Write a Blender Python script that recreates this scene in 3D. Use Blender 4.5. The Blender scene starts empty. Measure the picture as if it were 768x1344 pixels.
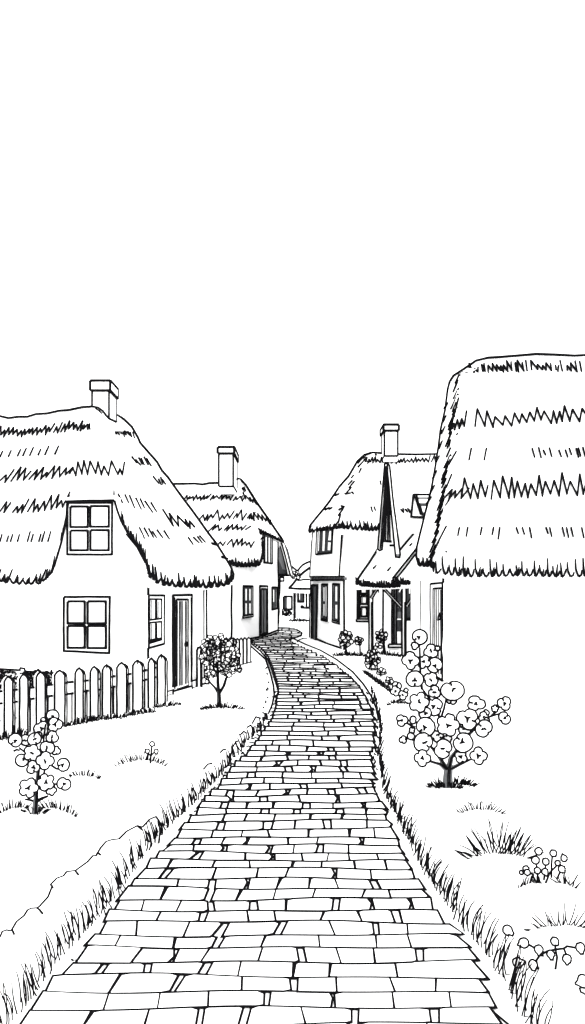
import bpy, math, random
from mathutils import Vector, Matrix
from mathutils.geometry import tessellate_polygon
random.seed(11)
R = random.uniform
scene = bpy.context.scene
C = scene.collection
# ------------------------------------------------------------------ camera
F, CX, HY, EH = 1100.0, 384.0, 770.0, 2.1
cam = bpy.data.objects.new('camera', bpy.data.cameras.new('camera'))
C.objects.link(cam)
cam.location = (0, 0, EH)
cam.rotation_euler = (math.radians(90), 0, 0)
cam.data.sensor_fit = 'VERTICAL'
cam.data.sensor_height = 36.0
cam.data.lens = 36.0 * F / 1344
cam.data.shift_y = (HY - 672) / 1344
cam.data.clip_start = 0.1
cam.data.clip_end = 2000
scene.camera = cam
# ------------------------------------------------------------------ light: blank, evenly bright overcast sky
world = bpy.data.worlds.new('World')
scene.world = world
world.use_nodes = True
bg = world.node_tree.nodes['Background']
bg.inputs[0].default_value = (1, 1, 1, 1)
bg.inputs[1].default_value = 1.0
sun = bpy.data.objects.new('sun', bpy.data.lights.new('sun', 'SUN'))
C.objects.link(sun)
sun.data.energy = 1.5
sun.data.angle = math.radians(80)
sun.rotation_euler = (math.radians(66), 0, math.radians(28))
sun.location = (0, -5, 30)
scene.view_settings.view_transform = 'Standard'
scene.view_settings.look = 'None'
scene.view_settings.exposure = 1.4
scene.view_settings.gamma = 1
# ------------------------------------------------------------------ materials (white paper-like limewash, black ink edges)
def mat(name, c, noise=0.0, scale=3.0):
    m = bpy.data.materials.new(name); m.use_nodes = True
    nt = m.node_tree
    b = nt.nodes['Principled BSDF']
    b.inputs['Roughness'].default_value = 1.0
    b.inputs['Specular IOR Level'].default_value = 0.0
    n = nt.nodes.new('ShaderNodeTexNoise'); n.inputs['Scale'].default_value = scale
    r = nt.nodes.new('ShaderNodeValToRGB')
    lo = [max(0, v * (1 - noise)) for v in c]; hi = [min(1, v * (1 + noise)) for v in c]
    r.color_ramp.elements[0].color = (*lo, 1); r.color_ramp.elements[1].color = (*hi, 1)
    nt.links.new(n.outputs['Fac'], r.inputs[0]); nt.links.new(r.outputs[0], b.inputs['Base Color'])
    return m
WHITE, INK, GREY, DARK = 0, 1, 2, 3
LW = 1.12   # pen weight
MATS = [mat('white_limewash', (.92, .92, .92), .01), mat('black_ink', (.004, .004, .0045), .6, 40),
        mat('grey_wash', (.1, .102, .106), .5, 14), mat('dark_wash', (.03, .031, .033), .6, 14)]
# ------------------------------------------------------------------ geometry helpers
def P(px, py, Y):
    return Vector(((px - CX) / F * Y, Y, EH - (py - HY) / F * Y))
def gy(py): return F * EH / (py - HY)
def G(px, py, z=0.0):
    Y = F * (EH - z) / (py - HY)
    return Vector(((px - CX) / F * Y, Y, z))
EYE = Vector((0, 0, EH))
class Plane:
    def __init__(s, a, b, c):
        n = (b - a).cross(c - a).normalized()
        if n.dot(EYE - a) < 0: n = -n
        s.n, s.p = n, a.copy()
    def shift(s, d):
        q = Plane.__new__(Plane); q.n = s.n; q.p = s.p + s.n * d; return q
    def hit(s, px, py):
        d = Vector(((px - CX) / F, 1, -(py - HY) / F))
        t = s.n.dot(s.p - EYE) / s.n.dot(d)
        return EYE + d * t
class Hull:
    """several roof slopes of one convex roof: a point lies on whichever slope is met last"""
    def __init__(s, *pl): s.pl = pl; s.n = pl[0].n
    def shift(s, d): return Hull(*[p.shift(d) for p in s.pl])
    def hit(s, px, py): return max((p.hit(px, py) for p in s.pl), key=lambda v: v.y)
def frontal(Y): return Plane(Vector((0, Y, 0)), Vector((1, Y, 0)), Vector((0, Y, 1)))
def vplane(a, b): return Plane(a, b, a + Vector((0, 0, 1)))
def on(surf, px, py):
    if isinstance(surf, (Plane, Hull)): return surf.hit(px, py)
    if surf == 'g': return G(px, py, .004)
    return P(px, py, surf)
class MB:
    def __init__(s): s.v, s.f, s.m = [], [], []
    def face(s, idx, m): s.f.append(idx); s.m.append(m)
    def poly(s, pts, off, m=WHITE):
        """closed plate: outline pts, extruded by the vector off"""
        n = len(pts); b = len(s.v)
        s.v += [p.copy() for p in pts] + [p + off for p in pts]
        for t in tessellate_polygon([pts]):
            s.face((b + t[0], b + t[1], b + t[2]), m)
            s.face((b + n + t[2], b + n + t[1], b + n + t[0]), m)
        for i in range(n):
            j = (i + 1) % n
            s.face((b + i, b + j, b + n + j, b + n + i), m)
    def slab(s, pxs, plane, th, m=WHITE, proud=0.0):
        pl = plane.shift(proud) if proud else plane
        s.poly([pl.hit(*q) for q in pxs], -pl.n * th, m)
    def box(s, a, b, m=WHITE):
        x0, y0, z0 = a; x1, y1, z1 = b
        s.poly([Vector((x0, y0, z0)), Vector((x1, y0, z0)), Vector((x1, y1, z0)), Vector((x0, y1, z0))], Vector((0, 0, z1 - z0)), m)
    def tube(s, pts, rad, m=INK, sides=5, fat=.47):
        q = [pts[0]]; rr = [rad[0]]
        for p, r in zip(pts[1:], rad[1:]):
            if (p - q[-1]).length > 1e-5: q.append(p); rr.append(r)
        if len(q) < 2: return
        for i in range(1, len(q) - 1):          # sharp corner: start a new piece of tube there
            if (q[i] - q[i - 1]).angle(q[i + 1] - q[i]) > .7:
                d0 = (q[i] - q[i - 1]).normalized(); d1 = (q[i + 1] - q[i]).normalized()
                e = rr[i] * .9 if d0.angle(d1) < 1.9 else 0
                s.tube(q[:i] + [q[i] + d0 * e], rr[:i + 1], m, sides, fat); s.tube([q[i] - d1 * e] + q[i + 1:], rr[i:], m, sides, fat); return
        b = len(s.v); n = len(q)
        for i in range(n):
            t = (q[min(i + 1, n - 1)] - q[max(i - 1, 0)])
            if t.length < 1e-7: t = q[min(i + 1, n - 1)] - q[i]
            if t.length < 1e-7: t = Vector((0, 0, 1))
            t.normalize()
            w = (q[i] - EYE).normalized()
            u = t.cross(w)
            if u.length < 1e-3: u = t.orthogonal()
            u.normalize(); w2 = t.cross(u)
            for k in range(sides):
                a = 2 * math.pi * k / sides
                s.v.append(q[i] + (u * math.cos(a) + w2 * math.sin(a)) * (rr[i] * LW + (fat / F * q[i].y if m == INK else 0)))
        for i in range(n - 1):
            for k in range(sides):
                k2 = (k + 1) % sides
                s.face((b + i * sides + k, b + i * sides + k2, b + (i + 1) * sides + k2, b + (i + 1) * sides + k), m)
        s.face(tuple(b + k for k in range(sides))[::-1], m)
        s.face(tuple(b + (n - 1) * sides + k for k in range(sides)), m)
    def pl3(s, pts, w=2.0, m=INK):
        s.tube(pts, [w / 2 / F * p.y for p in pts], m)
    def ink(s, pxs, surf, w=2.0, wob=0.35, close=False, taper=0.0, m=INK):
        """hand-drawn ink line through the listed points, lying on a real surface"""
        pts = list(pxs) + ([pxs[0]] if close else [])
        if len(pts) == 2 and taper: w *= 1.2
        out = [pts[0]]
        for a, b in zip(pts, pts[1:]):
            L = math.hypot(b[0] - a[0], b[1] - a[1]); k = max(1, int(L / 14))
            for i in range(1, k + 1):
                t = i / k; x = a[0] + (b[0] - a[0]) * t; y = a[1] + (b[1] - a[1]) * t
                if i < k: x += R(-wob, wob); y += R(-wob, wob)
                out.append((x, y))
        n = len(out); p3 = [on(surf, *q) for q in out]; rr = []
        for i, p in enumerate(p3):
            t = i / (n - 1); k = 1 - taper * t if taper > 0 else 1
            rr.append(w / 2 / F * p.y * k * R(.9, 1.1))
        s.tube(p3, rr, m)
    def ticks(s, lst, surf, w=1.3):
        for a in lst: s.ink([(a[0], a[1]), (a[2], a[3])], surf, w, taper=.4)
    def zig(s, base, surf, amp, step, slant=0.0, w=1.6, brk=.12):
        w *= .82
        """ragged row of straw ends"""
        out = []
        for x, y, t in walk(base, step, .35):
            if R(0, 1) < brk and len(out) > 1:
                s.ink(out, surf, w, .2); out = []
            a = amp * random.choice([R(.6, .9), R(.9, 1.3)])
            out += [(x + R(-1, 1), y + R(-2, 2)), (x + step * .45 + slant * a, y - a)]
        if len(out) > 1: s.ink(out, surf, w, .2)
    def eave(s, base, surf, amp, step, w=2.3, lean=0.0):
        """thatch eave: straw bundles with rounded heavy tips"""
        pts = [(x, y) for x, y, t in walk(base, step, .25)] + [base[-1]]
        for a, b in zip(pts, pts[1:]):
            mx, my = (a[0] + b[0]) / 2 + R(-.15, .15) * step, (a[1] + b[1]) / 2
            dx, dy = b[0] - a[0], b[1] - a[1]; L = math.hypot(dx, dy) or 1
            if L < .5: continue
            h1 = amp * random.choice([R(.25, .5), R(.5, .85), R(.8, 1.15)]); h2 = amp * R(.12, .45)
            k = min(L * .35, 2.6)
            q = [(a[0] + lean * h1 + R(-.5, .5), a[1] - h1), (a[0] + dx * .12 + lean * h1 * .3, a[1] - h1 * .35), (mx - dx * .2, my + k * .7), (mx, my + k),
                 (mx + dx * .25, my + k * .4), (b[0] - dx * .1 + lean * h2, b[1] - h2)]
            ws = [.7, 1.1, 1.5, 1.5, 1.15, .8]
            p3 = [on(surf, *p) for p in q]
            s.tube(p3, [w * .82 * u / 2 / F * p.y * R(.9, 1.1) for p, u in zip(p3, ws)])
            if R(0, 1) < .4:
                h = amp * R(.3, .8); s.ink([(mx + R(-1, 1), my), (mx + R(-1, 1.5) + lean * h, my - h)], surf, w * .9, .2, taper=.6)
def walk(base, step, jit=0.0):
    out = []; carry = 0
    tot = sum(math.hypot(b[0] - a[0], b[1] - a[1]) for a, b in zip(base, base[1:])); d = 0; nxt = 0
    for a, b in zip(base, base[1:]):
        L = math.hypot(b[0] - a[0], b[1] - a[1])
        while nxt <= d + L and L > 0:
            t = (nxt - d) / L
            out.append((a[0] + (b[0] - a[0]) * t, a[1] + (b[1] - a[1]) * t, nxt / tot))
            nxt += step * (1 + R(-jit, jit))
        d += L
    return out
def link(name, mb, origin, parent=None):
    me = bpy.data.meshes.new(name)
    me.from_pydata([v - origin for v in mb.v], [], mb.f)
    for m in MATS: me.materials.append(m)
    me.polygons.foreach_set('material_index', mb.m)
    me.update()
    o = bpy.data.objects.new(name, me); C.objects.link(o)
    if parent: o.parent = parent
    return o
def tag(o, label, cat, group=None):
    o['label'] = label; o['category'] = cat
    if group: o['group'] = group
    return o
def setting(name, mb):
    o = link(name, mb, Vector((0, 0, 0))); o['kind'] = 'structure'; return o
class Thing:
    def __init__(s, name, label, cat, loc, group=None):
        s.loc = loc.copy()
        s.o = bpy.data.objects.new(name, None); s.o.location = loc; s.o.empty_display_size = .2
        C.objects.link(s.o); tag(s.o, label, cat, group)
    def part(s, name, mb, parent=None): return link(name, mb, s.loc, parent or s.o)
def single(name, mb, label, cat, loc, group=None):
    o = link(name, mb, loc); o.location = loc; tag(o, label, cat, group); return o
def rect(x0, y0, x1, y1): return [(x0, y0), (x1, y0), (x1, y1), (x0, y1)]

# ================================================================== SETTING
m = MB(); m.box((-600, -60, -.4), (600, 1400, 0)); setting('ground', m)
# --- path of irregular stone slabs
LE = [(842, 329), (850, 343), (862, 352), (875, 358), (890, 362), (905, 366), (925, 363), (941, 359), (958, 348), (970, 340), (994, 320), (1004, 309), (1015, 301), (1031, 287), (1042, 277), (1063, 262), (1077, 248), (1092, 237), (1117, 213), (1139, 192), (1160, 178), (1173, 168), (1188, 155), (1205, 143), (1220, 133), (1239, 120), (1262, 98), (1280, 80), (1300, 62), (1322, 48), (1344, 36), (1400, 0)]
RE = [(838, 378), (843, 384), (852, 402), (860, 421), (873, 441), (889, 461), (903, 473), (918, 481), (935, 488), (950, 491), (985, 487), (1010, 489), (1030, 492), (1053, 500), (1067, 502), (1078, 510), (1090, 515), (1105, 522), (1130, 533), (1160, 550), (1186, 566), (1200, 579), (1228, 600), (1256, 617), (1288, 632), (1310, 638), (1330, 643), (1344, 648), (1400, 668)]
SP = [(54, 1.5), (80, 2.1), (100, 2.7), (130, 3.5), (165, 4.7), (200, 6.4), (270, 8), (305, 9.5), (350, 11.5), (403, 14.8), (460, 17.8), (530, 23), (640, 30)]
def lerp(tab, k):
    if k <= tab[0][0]: return tab[0][1]
    for a, b in zip(tab, tab[1:]):
        if k <= b[0]: return a[1] + (b[1] - a[1]) * (k - a[0]) / (b[0] - a[0])
    return tab[-1][1]
def ledge(y):
    if y >= 842: return lerp(LE, y)
    if y >= 832: return 329 + (842 - y) * 3.5
    return 364
def redge(y):
    if y >= 838: return lerp(RE, y)
    return lerp([(824, 372), (825, 384), (828, 392), (832, 396), (835, 394), (838, 379)], y)
m = MB()
outer = [(ledge(y), y) for y in [y for y, _ in LE]] + [(redge(y), y) for y, _ in RE[::-1]]
ys = [824.5, 825.5, 828, 832, 835, 838, 842] + [y for y, _ in LE[1:]]
outl = [(ledge(y) - (2 if y > 850 else 0), y) for y in ys] + [(redge(y) + 2, y) for y in ys[::-1]]
m.poly([G(x, y, .006) for x, y in outl], Vector((0, 0, -.05)))
y = 825.0; rows = []
while y < 1395:
    rows.append(y); y += lerp(SP, y - 770) * R(.86, 1.14)
def bound(k):
    r = rows[k]; h = (rows[min(k + 1, len(rows) - 1)] - rows[max(k - 1, 0)]) / 2
    a, b_, c, d = R(-.012, .012), R(0, 6), R(0, 6), min(3.0, h * .13)
    return lambda x: r + a * (x - 350) + d * (math.sin(x / (h * 5.1) + b_) + .7 * math.sin(x / (h * 2.3) + c)) * .7
BD = [bound(k) for k in range(len(rows))]
zc = 0
for kr in range(len(rows) - 1):
    r0, r1 = rows[kr], rows[kr + 1]; f0, f1 = BD[kr], BD[kr + 1]
    h = r1 - r0; yc = (r0 + r1) / 2; o = yc - 770; sc = o / EH
    xl, xr = ledge(yc), redge(yc)
    near = min(1, max(0, (o - 120) / 300))
    x = xl - R(0, 9) * near
    lw = (.92 if o > 200 else .78 + .14 * max(0, o - 55) / 145) * 1.5
    lw = min(lw, h * .4)
    def slant(xx, yy): return (xx - 384 - o * .06) * (yy - yc) / o * .95
    j = min(5, h * .26)
    tl, bl = x + R(-j, j), x + R(-j, j)
    while x < xr - 4:
        w = sc * (R(.17, .36) if near > .3 else R(.2, .5))
        last = x + w > xr - sc * .12
        if last: w = xr - x + R(-3, 7) * near
        if w < 3: break
        x2 = x + w
        tr, br = x2 + R(-j, j), x2 + R(-j, j)
        if last and near > .2: br += R(0, 8) * near
        g = R(5, 8) if (near > .3 and R(0, 1) < .45) else 0
        dt = 0
        n = 6; pts = []
        for i in range(n + 1):
            xx = tl + (tr - tl) * i / n; yy = f0(xx) + dt; pts.append((xx + slant(xx, yy), yy))
        if g and R(0, 1) < .35:
            xm_ = (tr + br) / 2; pts.append((xm_ + min(g * .6, 4) + slant(xm_, yc), yc + R(-.15, .15) * h))
        for i in range(n + 1):
            xx = br + (bl - br) * i / n; yy = f1(xx); pts.append((xx + slant(xx, yy), yy))
        if g:                       # rounded, worn corners
            for idx in (n, n + 1) if len(pts) == 2 * n + 2 else ():
                a, b_ = pts[idx]; pts[idx] = (a - R(1, 4), b_ + (yc - b_) * R(.1, .3))
        if R(0, 1) < .3 * near:
            a, b_ = pts[0]; pts[0] = (a + R(1, 3), b_ + (yc - b_) * R(.1, .25))
        def grow(k):
            out = []; n_ = len(pts)
            for i in range(n_):
                a = pts[i - 1]; b_ = pts[i]; c = pts[(i + 1) % n_]
                n1 = Vector((b_[1] - a[1], a[0] - b_[0])); n2 = Vector((c[1] - b_[1], b_[0] - c[0]))
                if n1.length < 1e-6 or n2.length < 1e-6: out.append(b_); continue
                n1.normalize(); n2.normalize(); v = n1 + n2
                if v.length < .2: out.append(b_); continue
                v = v / max(.35, v.dot(n1))
                out.append((b_[0] + v[0] * k * 1.18, b_[1] + v[1] * k))
            return out
        zc = (zc + 1) % 7; z = .012 + zc * .0009
        m.poly([G(a, b_, z) for a, b_ in grow(lw)], Vector((0, 0, -.006)), INK)
        m.poly([G(a, b_, z + .0022 + (.0063 if False else 0)) for a, b_ in grow(-lw)], Vector((0, 0, -.002)), WHITE)
        x = x2 + g; tl, bl = tr + g + R(-1, 1), br + g + R(-1, 1)
# kerb lines beside the stones
m2 = MB()
m.ink([(329, 848), (338, 856), (349, 866), (355, 884), (359, 900), (360, 912), (357, 926), (352, 937)], 'g', 1.8)
m.ink([(330, 845), (342, 855), (352, 866), (357, 880), (361, 893), (365, 906)], 'g', 1.5)
m.ink([(384, 838), (401, 846), (421, 854), (442, 866), (463, 882), (477, 898), (487, 913), (494, 930), (497, 945)], 'g', 1.8)
m.ink([(364, 824), (380, 824.5), (391, 827), (396.5, 831), (395, 835), (386, 838), (381, 840)], 'g', 1.6)
for i in range(34):
    yy = 905 + i * 5; xx = ledge(yy) - R(2, 9)
    if yy < 1080: m.ink([(xx, yy), (xx + R(1, 5), yy - R(0, 3)), (xx + R(3, 8), yy + R(-1, 2))], 'g', 1.3)
for i in range(30):
    yy = 905 + i * 4; xx = redge(yy) + R(1, 6)
    m.ink([(xx, yy), (xx + R(0, 2), yy + R(1, 5))], 'g', 1.3)
for x, y in [(350, 876), (350.5, 884), (352, 895), (351, 903), (349.5, 905), (352, 915), (349, 920), (346, 928), (345, 935)]:
    m.ink([(x, y), (x + R(-2, 2), y + R(1, 3))], 'g', 1.5)
m.ink([(390, 843), (393, 840), (398, 838), (403, 838)], 'g', 1)
m.ink([(638, 1318), (650, 1330), (668, 1345)], 'g', 2)
m.ink([(560, 1142), (575, 1162)], 'g', 1.2)
m.ink([(128, 1250), (110, 1258), (97, 1261), (94, 1259)], 'g', 2)
setting('path', m)
# --- low rounded bank on the left of the path
MN = [(-14, 1236), (0, 1229.6), (3, 1223), (8.6, 1221), (14, 1222), (15.8, 1220), (21.5, 1210), (31.5, 1202), (36, 1194.7), (41, 1192.5), (48.7, 1192), (51.6, 1190), (57, 1184), (63, 1177.5), (68.8, 1163), (66.5, 1161), (74.5, 1153), (83, 1150), (87.4, 1144.5), (98.9, 1143), (114.6, 1131.6), (121.8, 1123.6), (126, 1123.6), (132, 1113), (139, 1105), (147, 1102.5), (156, 1101.5), (166, 1091.5), (180.5, 1084), (186.8, 1086), (196, 1075.8), (205, 1072), (208.6, 1077), (210, 1092), (208.6, 1106)]
VL = [(-20, 1375), (13, 1343), (26, 1331), (46, 1309), (69, 1270), (97, 1240), (132, 1203), (163, 1166), (178, 1137), (195, 1117), (212, 1097)]
m = MB()
crest = [G(x, y, .07) for x, y in MN]
foot = [G(x + 3, y, .004) for x, y in VL]
lowo = [G(x - 10, y - 6, .003) for x, y in MN]
b = len(m.v)
m.v += crest; nb = len(crest)
# bank top: strip from crest down to the grass line
ft = []
for i in range(nb):
    t = i / (nb - 1) * (len(foot) - 1); k = min(int(t), len(foot) - 2); ft.append(foot[k].lerp(foot[k + 1], t - k))
m.v += ft; m.v += [Vector((p.x, p.y, -.01)) for p in crest]
for i in range(nb - 1):
    m.face((b + i, b + i + 1, b + nb + i + 1, b + nb + i), WHITE)
    m.face((b + 2 * nb + i, b + 2 * nb + i + 1, b + i + 1, b + i), WHITE)
for i in range(1, nb): pass
m.pl3(crest, 1.7)
def bk(px): return [G(x, y, .07) for x, y in px]
for q in ([(15.8, 1220), (18.6, 1226)], [(48.7, 1192), (52, 1194), (56, 1199)], [(66.5, 1161), (69.5, 1165)], [(98.9, 1143), (103, 1148)], [(126, 1124), (128, 1119), (132, 1122)], [(180.5, 1084), (186.8, 1089)]):
    m.pl3(bk(q), 1.7)
o = link('grass_bank', m, Vector((0, 0, 0))); o['kind'] = 'structure'

# ------------------------------------------------------------------ grass
def blade(m, bx, by, tx, ty, w=1.7, hook=0.0, bow=None, root=None):
    w *= .7
    """one blade rooted on the ground, tip up in the air"""
    g = G(*(root or (bx, by))); Y = g.y
    if bow is None: bow = R(-.15, .15)
    dx, dy = tx - bx, ty - by
    c = (bx + dx * .5 - dy * bow, by + dy * .5 + dx * bow)
    pts = []
    if hook: pts.append(P(bx - hook, by + abs(hook) * .15 - .5, Y))
    for i in range(6):
        t = i / 5
        x = (1 - t) ** 2 * bx + 2 * t * (1 - t) * c[0] + t * t * tx
        y = (1 - t) ** 2 * by + 2 * t * (1 - t) * c[1] + t * t * ty
        pts.append(P(x, y, Y - .01 * t))
    n = len(pts); ww = w * R(.85, 1.15)
    m.tube(pts, [ww / 2 / F * Y * (1 - .5 * (i / (n - 1)) ** 2) for i in range(n)], INK, 4, .3)
def hollow(m, bx, by, tx, ty, wid=4, w=1.6):
    blade(m, bx - wid / 2, by, tx, ty, w, 0, .12); blade(m, bx + wid / 2, by, tx, ty, w, 0, -.12)
m = MB()
VLF = [(0, 1356)] + VL[1:] + [(220, 1084), (239, 1069), (255, 1055), (271.5, 1036), (288, 1021), (306.6, 996), (325, 973), (342, 957), (352, 942)]
def verge(m, line, HT, lo, hi, sgn):
    for row in (0, 1):
        nxt = 0
        for x, y, t in walk(line, .5):
            k = min(1, max(0, (y - 930) / 400))
            nxt -= .5
            if nxt > 0: continue
            nxt = (2.0 + 4.6 * k) * R(.6, 1.4) * (1 if row == 0 else 1.7)
            h = lerp(HT, y - 770) * R(.6, 1.25); lean = sgn * R(lo, hi)
            bx, by = x + R(-1.5, 1.5) + sgn * row * (1 + 5 * k), y + R(-2, 2) - row * (1 + 3 * k)
            bow = -sgn * R(.05, .28) if R(0, 1) < .8 else sgn * R(0, .1)
            hook = -sgn * R(2, 8) * (.4 + k) if R(0, 1) < .22 else 0
            if h > 14 and R(0, 1) < .18: hollow(m, bx, by, bx + lean * h, by - h, R(4, 7), 1.6)
            else: blade(m, bx, by, bx + lean * h, by - h, 1.9, hook, bow)
verge(m, VLF[::-1], [(170, 8), (200, 11), (280, 17), (350, 27), (420, 31), (560, 40)], .0, .38, -1)
for (a, b_, c) in [((331, 950), (336, 941), (343, 943)), ((324, 955), (329, 952), (334, 958)), ((315, 965), (320, 960), (324, 963)), ((306, 980), (310, 973), (313, 973)), ((289, 988), (293, 984), (297, 984)), ((267, 1010), (273, 1003), (279, 1002))]:
    Y = gy(a[1] + 8); m.pl3([P(*a, Y), P(*b_, Y), P(*c, Y)], 1.5)
VR = [(486, 905), (493, 925), (497, 940), (500, 966), (496, 992), (501, 1018), (504, 1039), (510, 1052), (518, 1068), (529.6, 1093), (548, 1127), (559, 1147), (573, 1167), (588, 1186), (597, 1206), (606, 1216), (619, 1230), (632, 1245), (645, 1262), (655, 1278), (667, 1293), (676, 1320), (692, 1342), (712, 1365)]
verge(m, VR, [(130, 4), (180, 8), (230, 13), (280, 17), (350, 25), (420, 33), (500, 42), (560, 56)], .02, .42, 1)
blade(m, 718, 1348, 725, 1313, 1.8, 0, .12)
o = link('grass', m, Vector((0, 0, 0))); o['kind'] = 'stuff'; o['label'] = 'ragged grass fringe growing along both edges of the stone path'

def tuft(label, arcs, group='separate grass tufts on the lawn', name='grass_tuft'):
    """arcs: list of (x0,y0,x1,y1,bulge,step,height,fan,width)"""
    m = MB(); xs = []
    for (x0, y0, x1, y1, bulge, step, H, fan, w) in arcs:
        n = max(2, int(abs(x1 - x0) / step * (1.7 if H <= 5 else 1.15)))
        for i in range(n + 1):
            t = i / n; x = x0 + (x1 - x0) * t + R(-step, step) * .25
            y = y0 + (y1 - y0) * t - bulge * 4 * t * (1 - t) + R(-1, 1)
            h = H * R(.65, 1.3) * (.6 + .4 * math.sin(math.pi * t)); a = (t - .5) * fan + R(-.25, .25)
            tx, ty = x + math.sin(a) * h, y - math.cos(a) * h
            if h > 16 and R(0, 1) < .5: hollow(m, x, y, tx, ty, R(4.5, 7), w)
            else: blade(m, x, y, tx, ty, w)
            xs.append((x, y))
    cx = sum(p[0] for p in xs) / len(xs); cy = sum(p[1] for p in xs) / len(xs)
    xs.sort(); k = gy(cy); dz = Vector((0, .05, 0)); pb = [G(x, y) for x, y in xs[::max(1, len(xs) // 12)] + [xs[-1]]]
    pb = [pb[0] + Vector((-.04, 0, 0))] + pb + [pb[-1] + Vector((.04, 0, 0))]
    m.poly([p - dz for p in pb] + [p + dz * 2 for p in pb[::-1]], Vector((0, 0, .006)), WHITE)
    single(name, m, label, 'grass tuft', G(cx, cy), group)
tuft('spray of short grass left of the slender flowering bush, at the picture edge', [(-4, 1072, 36, 1062, 5, 2.0, 13, 1.3, 1.5)])
tuft('spray of short grass curving down right of the slender flowering bush', [(56, 1062, 100, 1074, 5, 2.0, 13, 1.5, 1.6)])
tuft('small low grass tuft just right of the left flowering shrub', [(93, 1021, 129, 1024, 4, 1.9, 9, 1.6, 1.4)])
tuft('grass tuft under a three-berry sprig in the middle of the left lawn', [(156, 1006, 216, 1006, 8, 2.1, 11, 1.7, 1.4)])
tuft('dense dark grass at the foot of the small round tree', [(265, 932, 318, 931, 2, 1.2, 7, 1.8, 1.4)])
tuft('short scribbled grass at the trunk of the big blossom bush', [(564, 1034, 623, 1033, 3, 1.2, 11, 1.9, 1.7), (572, 1035, 606, 1035, 1, 1.3, 7, 1.6, 1.7)])
tuft('small loose grass tuft directly below the big blossom bush', [(604, 1068, 660, 1069, 5, 2.2, 13, 1.9, 1.4)])
tuft('largest grass clump with tall pointed blades on the right lawn', [(618, 1128, 692, 1128, 8, 3.6, 34, 2.3, 1.6), (624, 1120, 684, 1118, 8, 6, 30, 1.4, 1.5)])
tuft('low fan of grass leaning left under the round-berried plant', [(680, 1167, 711, 1160, 3, 2.6, 14, -.9, 1.6)])
tuft('low fan of grass leaning right under the round-berried plant', [(733, 1160, 756, 1168, 2, 2.6, 17, 1.6, 1.6)])
tuft('spiky grass clump at the right picture edge above the berry branch', [(703, 1222, 775, 1222, 6, 4.6, 28, 2.5, 1.6)])
tuft('small dark grass tuft beside the right verge below the two little blossoms', [(509, 926, 537, 925, 2, 1.3, 5, 1.5, 1.3)])
tuft('dark strip of grass below the pair of little shrubs by the right cottage', [(438, 861, 485, 862, 1, 1.2, 5, 1, 1.3)])
tuft('grass strip along the foot of the thatched porch', [(487, 856, 530, 862, -1, 1.4, 5, 1, 1.3)])
tuft('slanting strip of grass between the right kerb and the trailing flowers', [(477, 882, 516, 911, -1, 1.0, 5, 1, 1.3), (480, 882, 512, 904, -1, 1.4, 5, 1, 1.2)])
tuft('thin grass line before the farthest cottage wall', [(380, 815.5, 407, 815.5, 0, .9, 3.4, 1, 1.1)])
for lb, ar in (('grass at the far left foot of the front picket fence', [(0, 972, 34, 966, 0, 1.8, 13, .6, 1.5)]), ('thick grass along the middle of the front picket fence', [(84, 955, 128, 946, 0, 1.3, 10, -.6, 1.4), (118, 947, 166, 942, 0, 1.3, 7, .8, 1.4)]),
               ('grass at the right end boards of the front picket fence', [(160, 941, 205, 935, 0, 1.4, 8, -.6, 1.4)]), ('last low grass tuft reaching past the fence end towards the cottage doorstep', [(202, 930, 236, 925, 0, 1.2, 6, 1.4, 1.4)])):
    tuft(lb, ar)

# ================================================================== COTTAGES
def chimney(T, parent, x0, xm, x1, top, capb, bot, Y, side, capo=2.2, frames=True):
    """true box chimney: front face x0..xm at depth Y, side face shows on side +1 (right) or -1 (left)"""
    m = MB()
    if side > 0: Xl, Xr = P(x0, 0, Y).x, P(xm, 0, Y).x; d = Xr * F / (x1 - CX) - Y
    else: Xl, Xr = P(xm, 0, Y).x, P(x1, 0, Y).x; d = Xl * F / (x0 - CX) - Y
    zt, zc, zb = P(0, top, Y).z, P(0, capb, Y).z, P(0, bot, Y).z
    e = capo / F * Y
    def bx(xa, xb, ya, yb, za, zb_, w):
        m.box((xa, ya, za), (xb, yb, zb_))
        xe = xb if side > 0 else xa
        V = lambda x, y, z: Vector((x, y, z))
        m.pl3([V(xa, ya, za), V(xb, ya, za)], w); m.pl3([V(xa, ya, zb_), V(xb, ya, zb_)], w)
        m.pl3([V(xa, ya, za), V(xa, ya, zb_)], w); m.pl3([V(xb, ya, za), V(xb, ya, zb_)], w)
        m.pl3([V(xe, ya, za), V(xe, yb, za)], w); m.pl3([V(xe, ya, zb_), V(xe, yb, zb_)], w)
        m.pl3([V(xe, yb, za), V(xe, yb, zb_)], w)
    bx(Xl, Xr, Y, Y + d, zb, zc, 1.9)
    m.box((Xl, Y + .01, zb - .15), (Xr, Y + d - .01, zb))
    T.part('chimney', m, parent)
    c = MB(); keep = m; m = c
    bx(Xl - e, Xr + e, Y - e, Y + d + e, zc, zt, 2.6)
    return T.part('chimney_cap', m, parent)
def window(T, pl, outer, panes, ow=2.2, pw=2.8, fill=WHITE, streaks=(), sill=None, label=None):
    f = MB(); f.slab(outer, pl, .08, WHITE, .03); f.ink(outer, pl.shift(.03), ow, .3, True)
    if sill: f.slab(sill, pl, .1, WHITE, .07); f.ink(sill, pl.shift(.07), 1.6, .2, True)
    w = T.part('window', f)
    p = MB()
    for q in panes:
        p.slab(q, pl, .03, fill, .036); p.ink(q, pl.shift(.04), pw * .85, .3, True)
    for a in streaks: p.ink([(a[0], a[1]), (a[2], a[3])], pl.shift(.045), a[4], .15, m=a[5] if len(a) > 5 else INK)
    T.part('pane', p, w)
    if label: w['label'] = label
    return w
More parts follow.
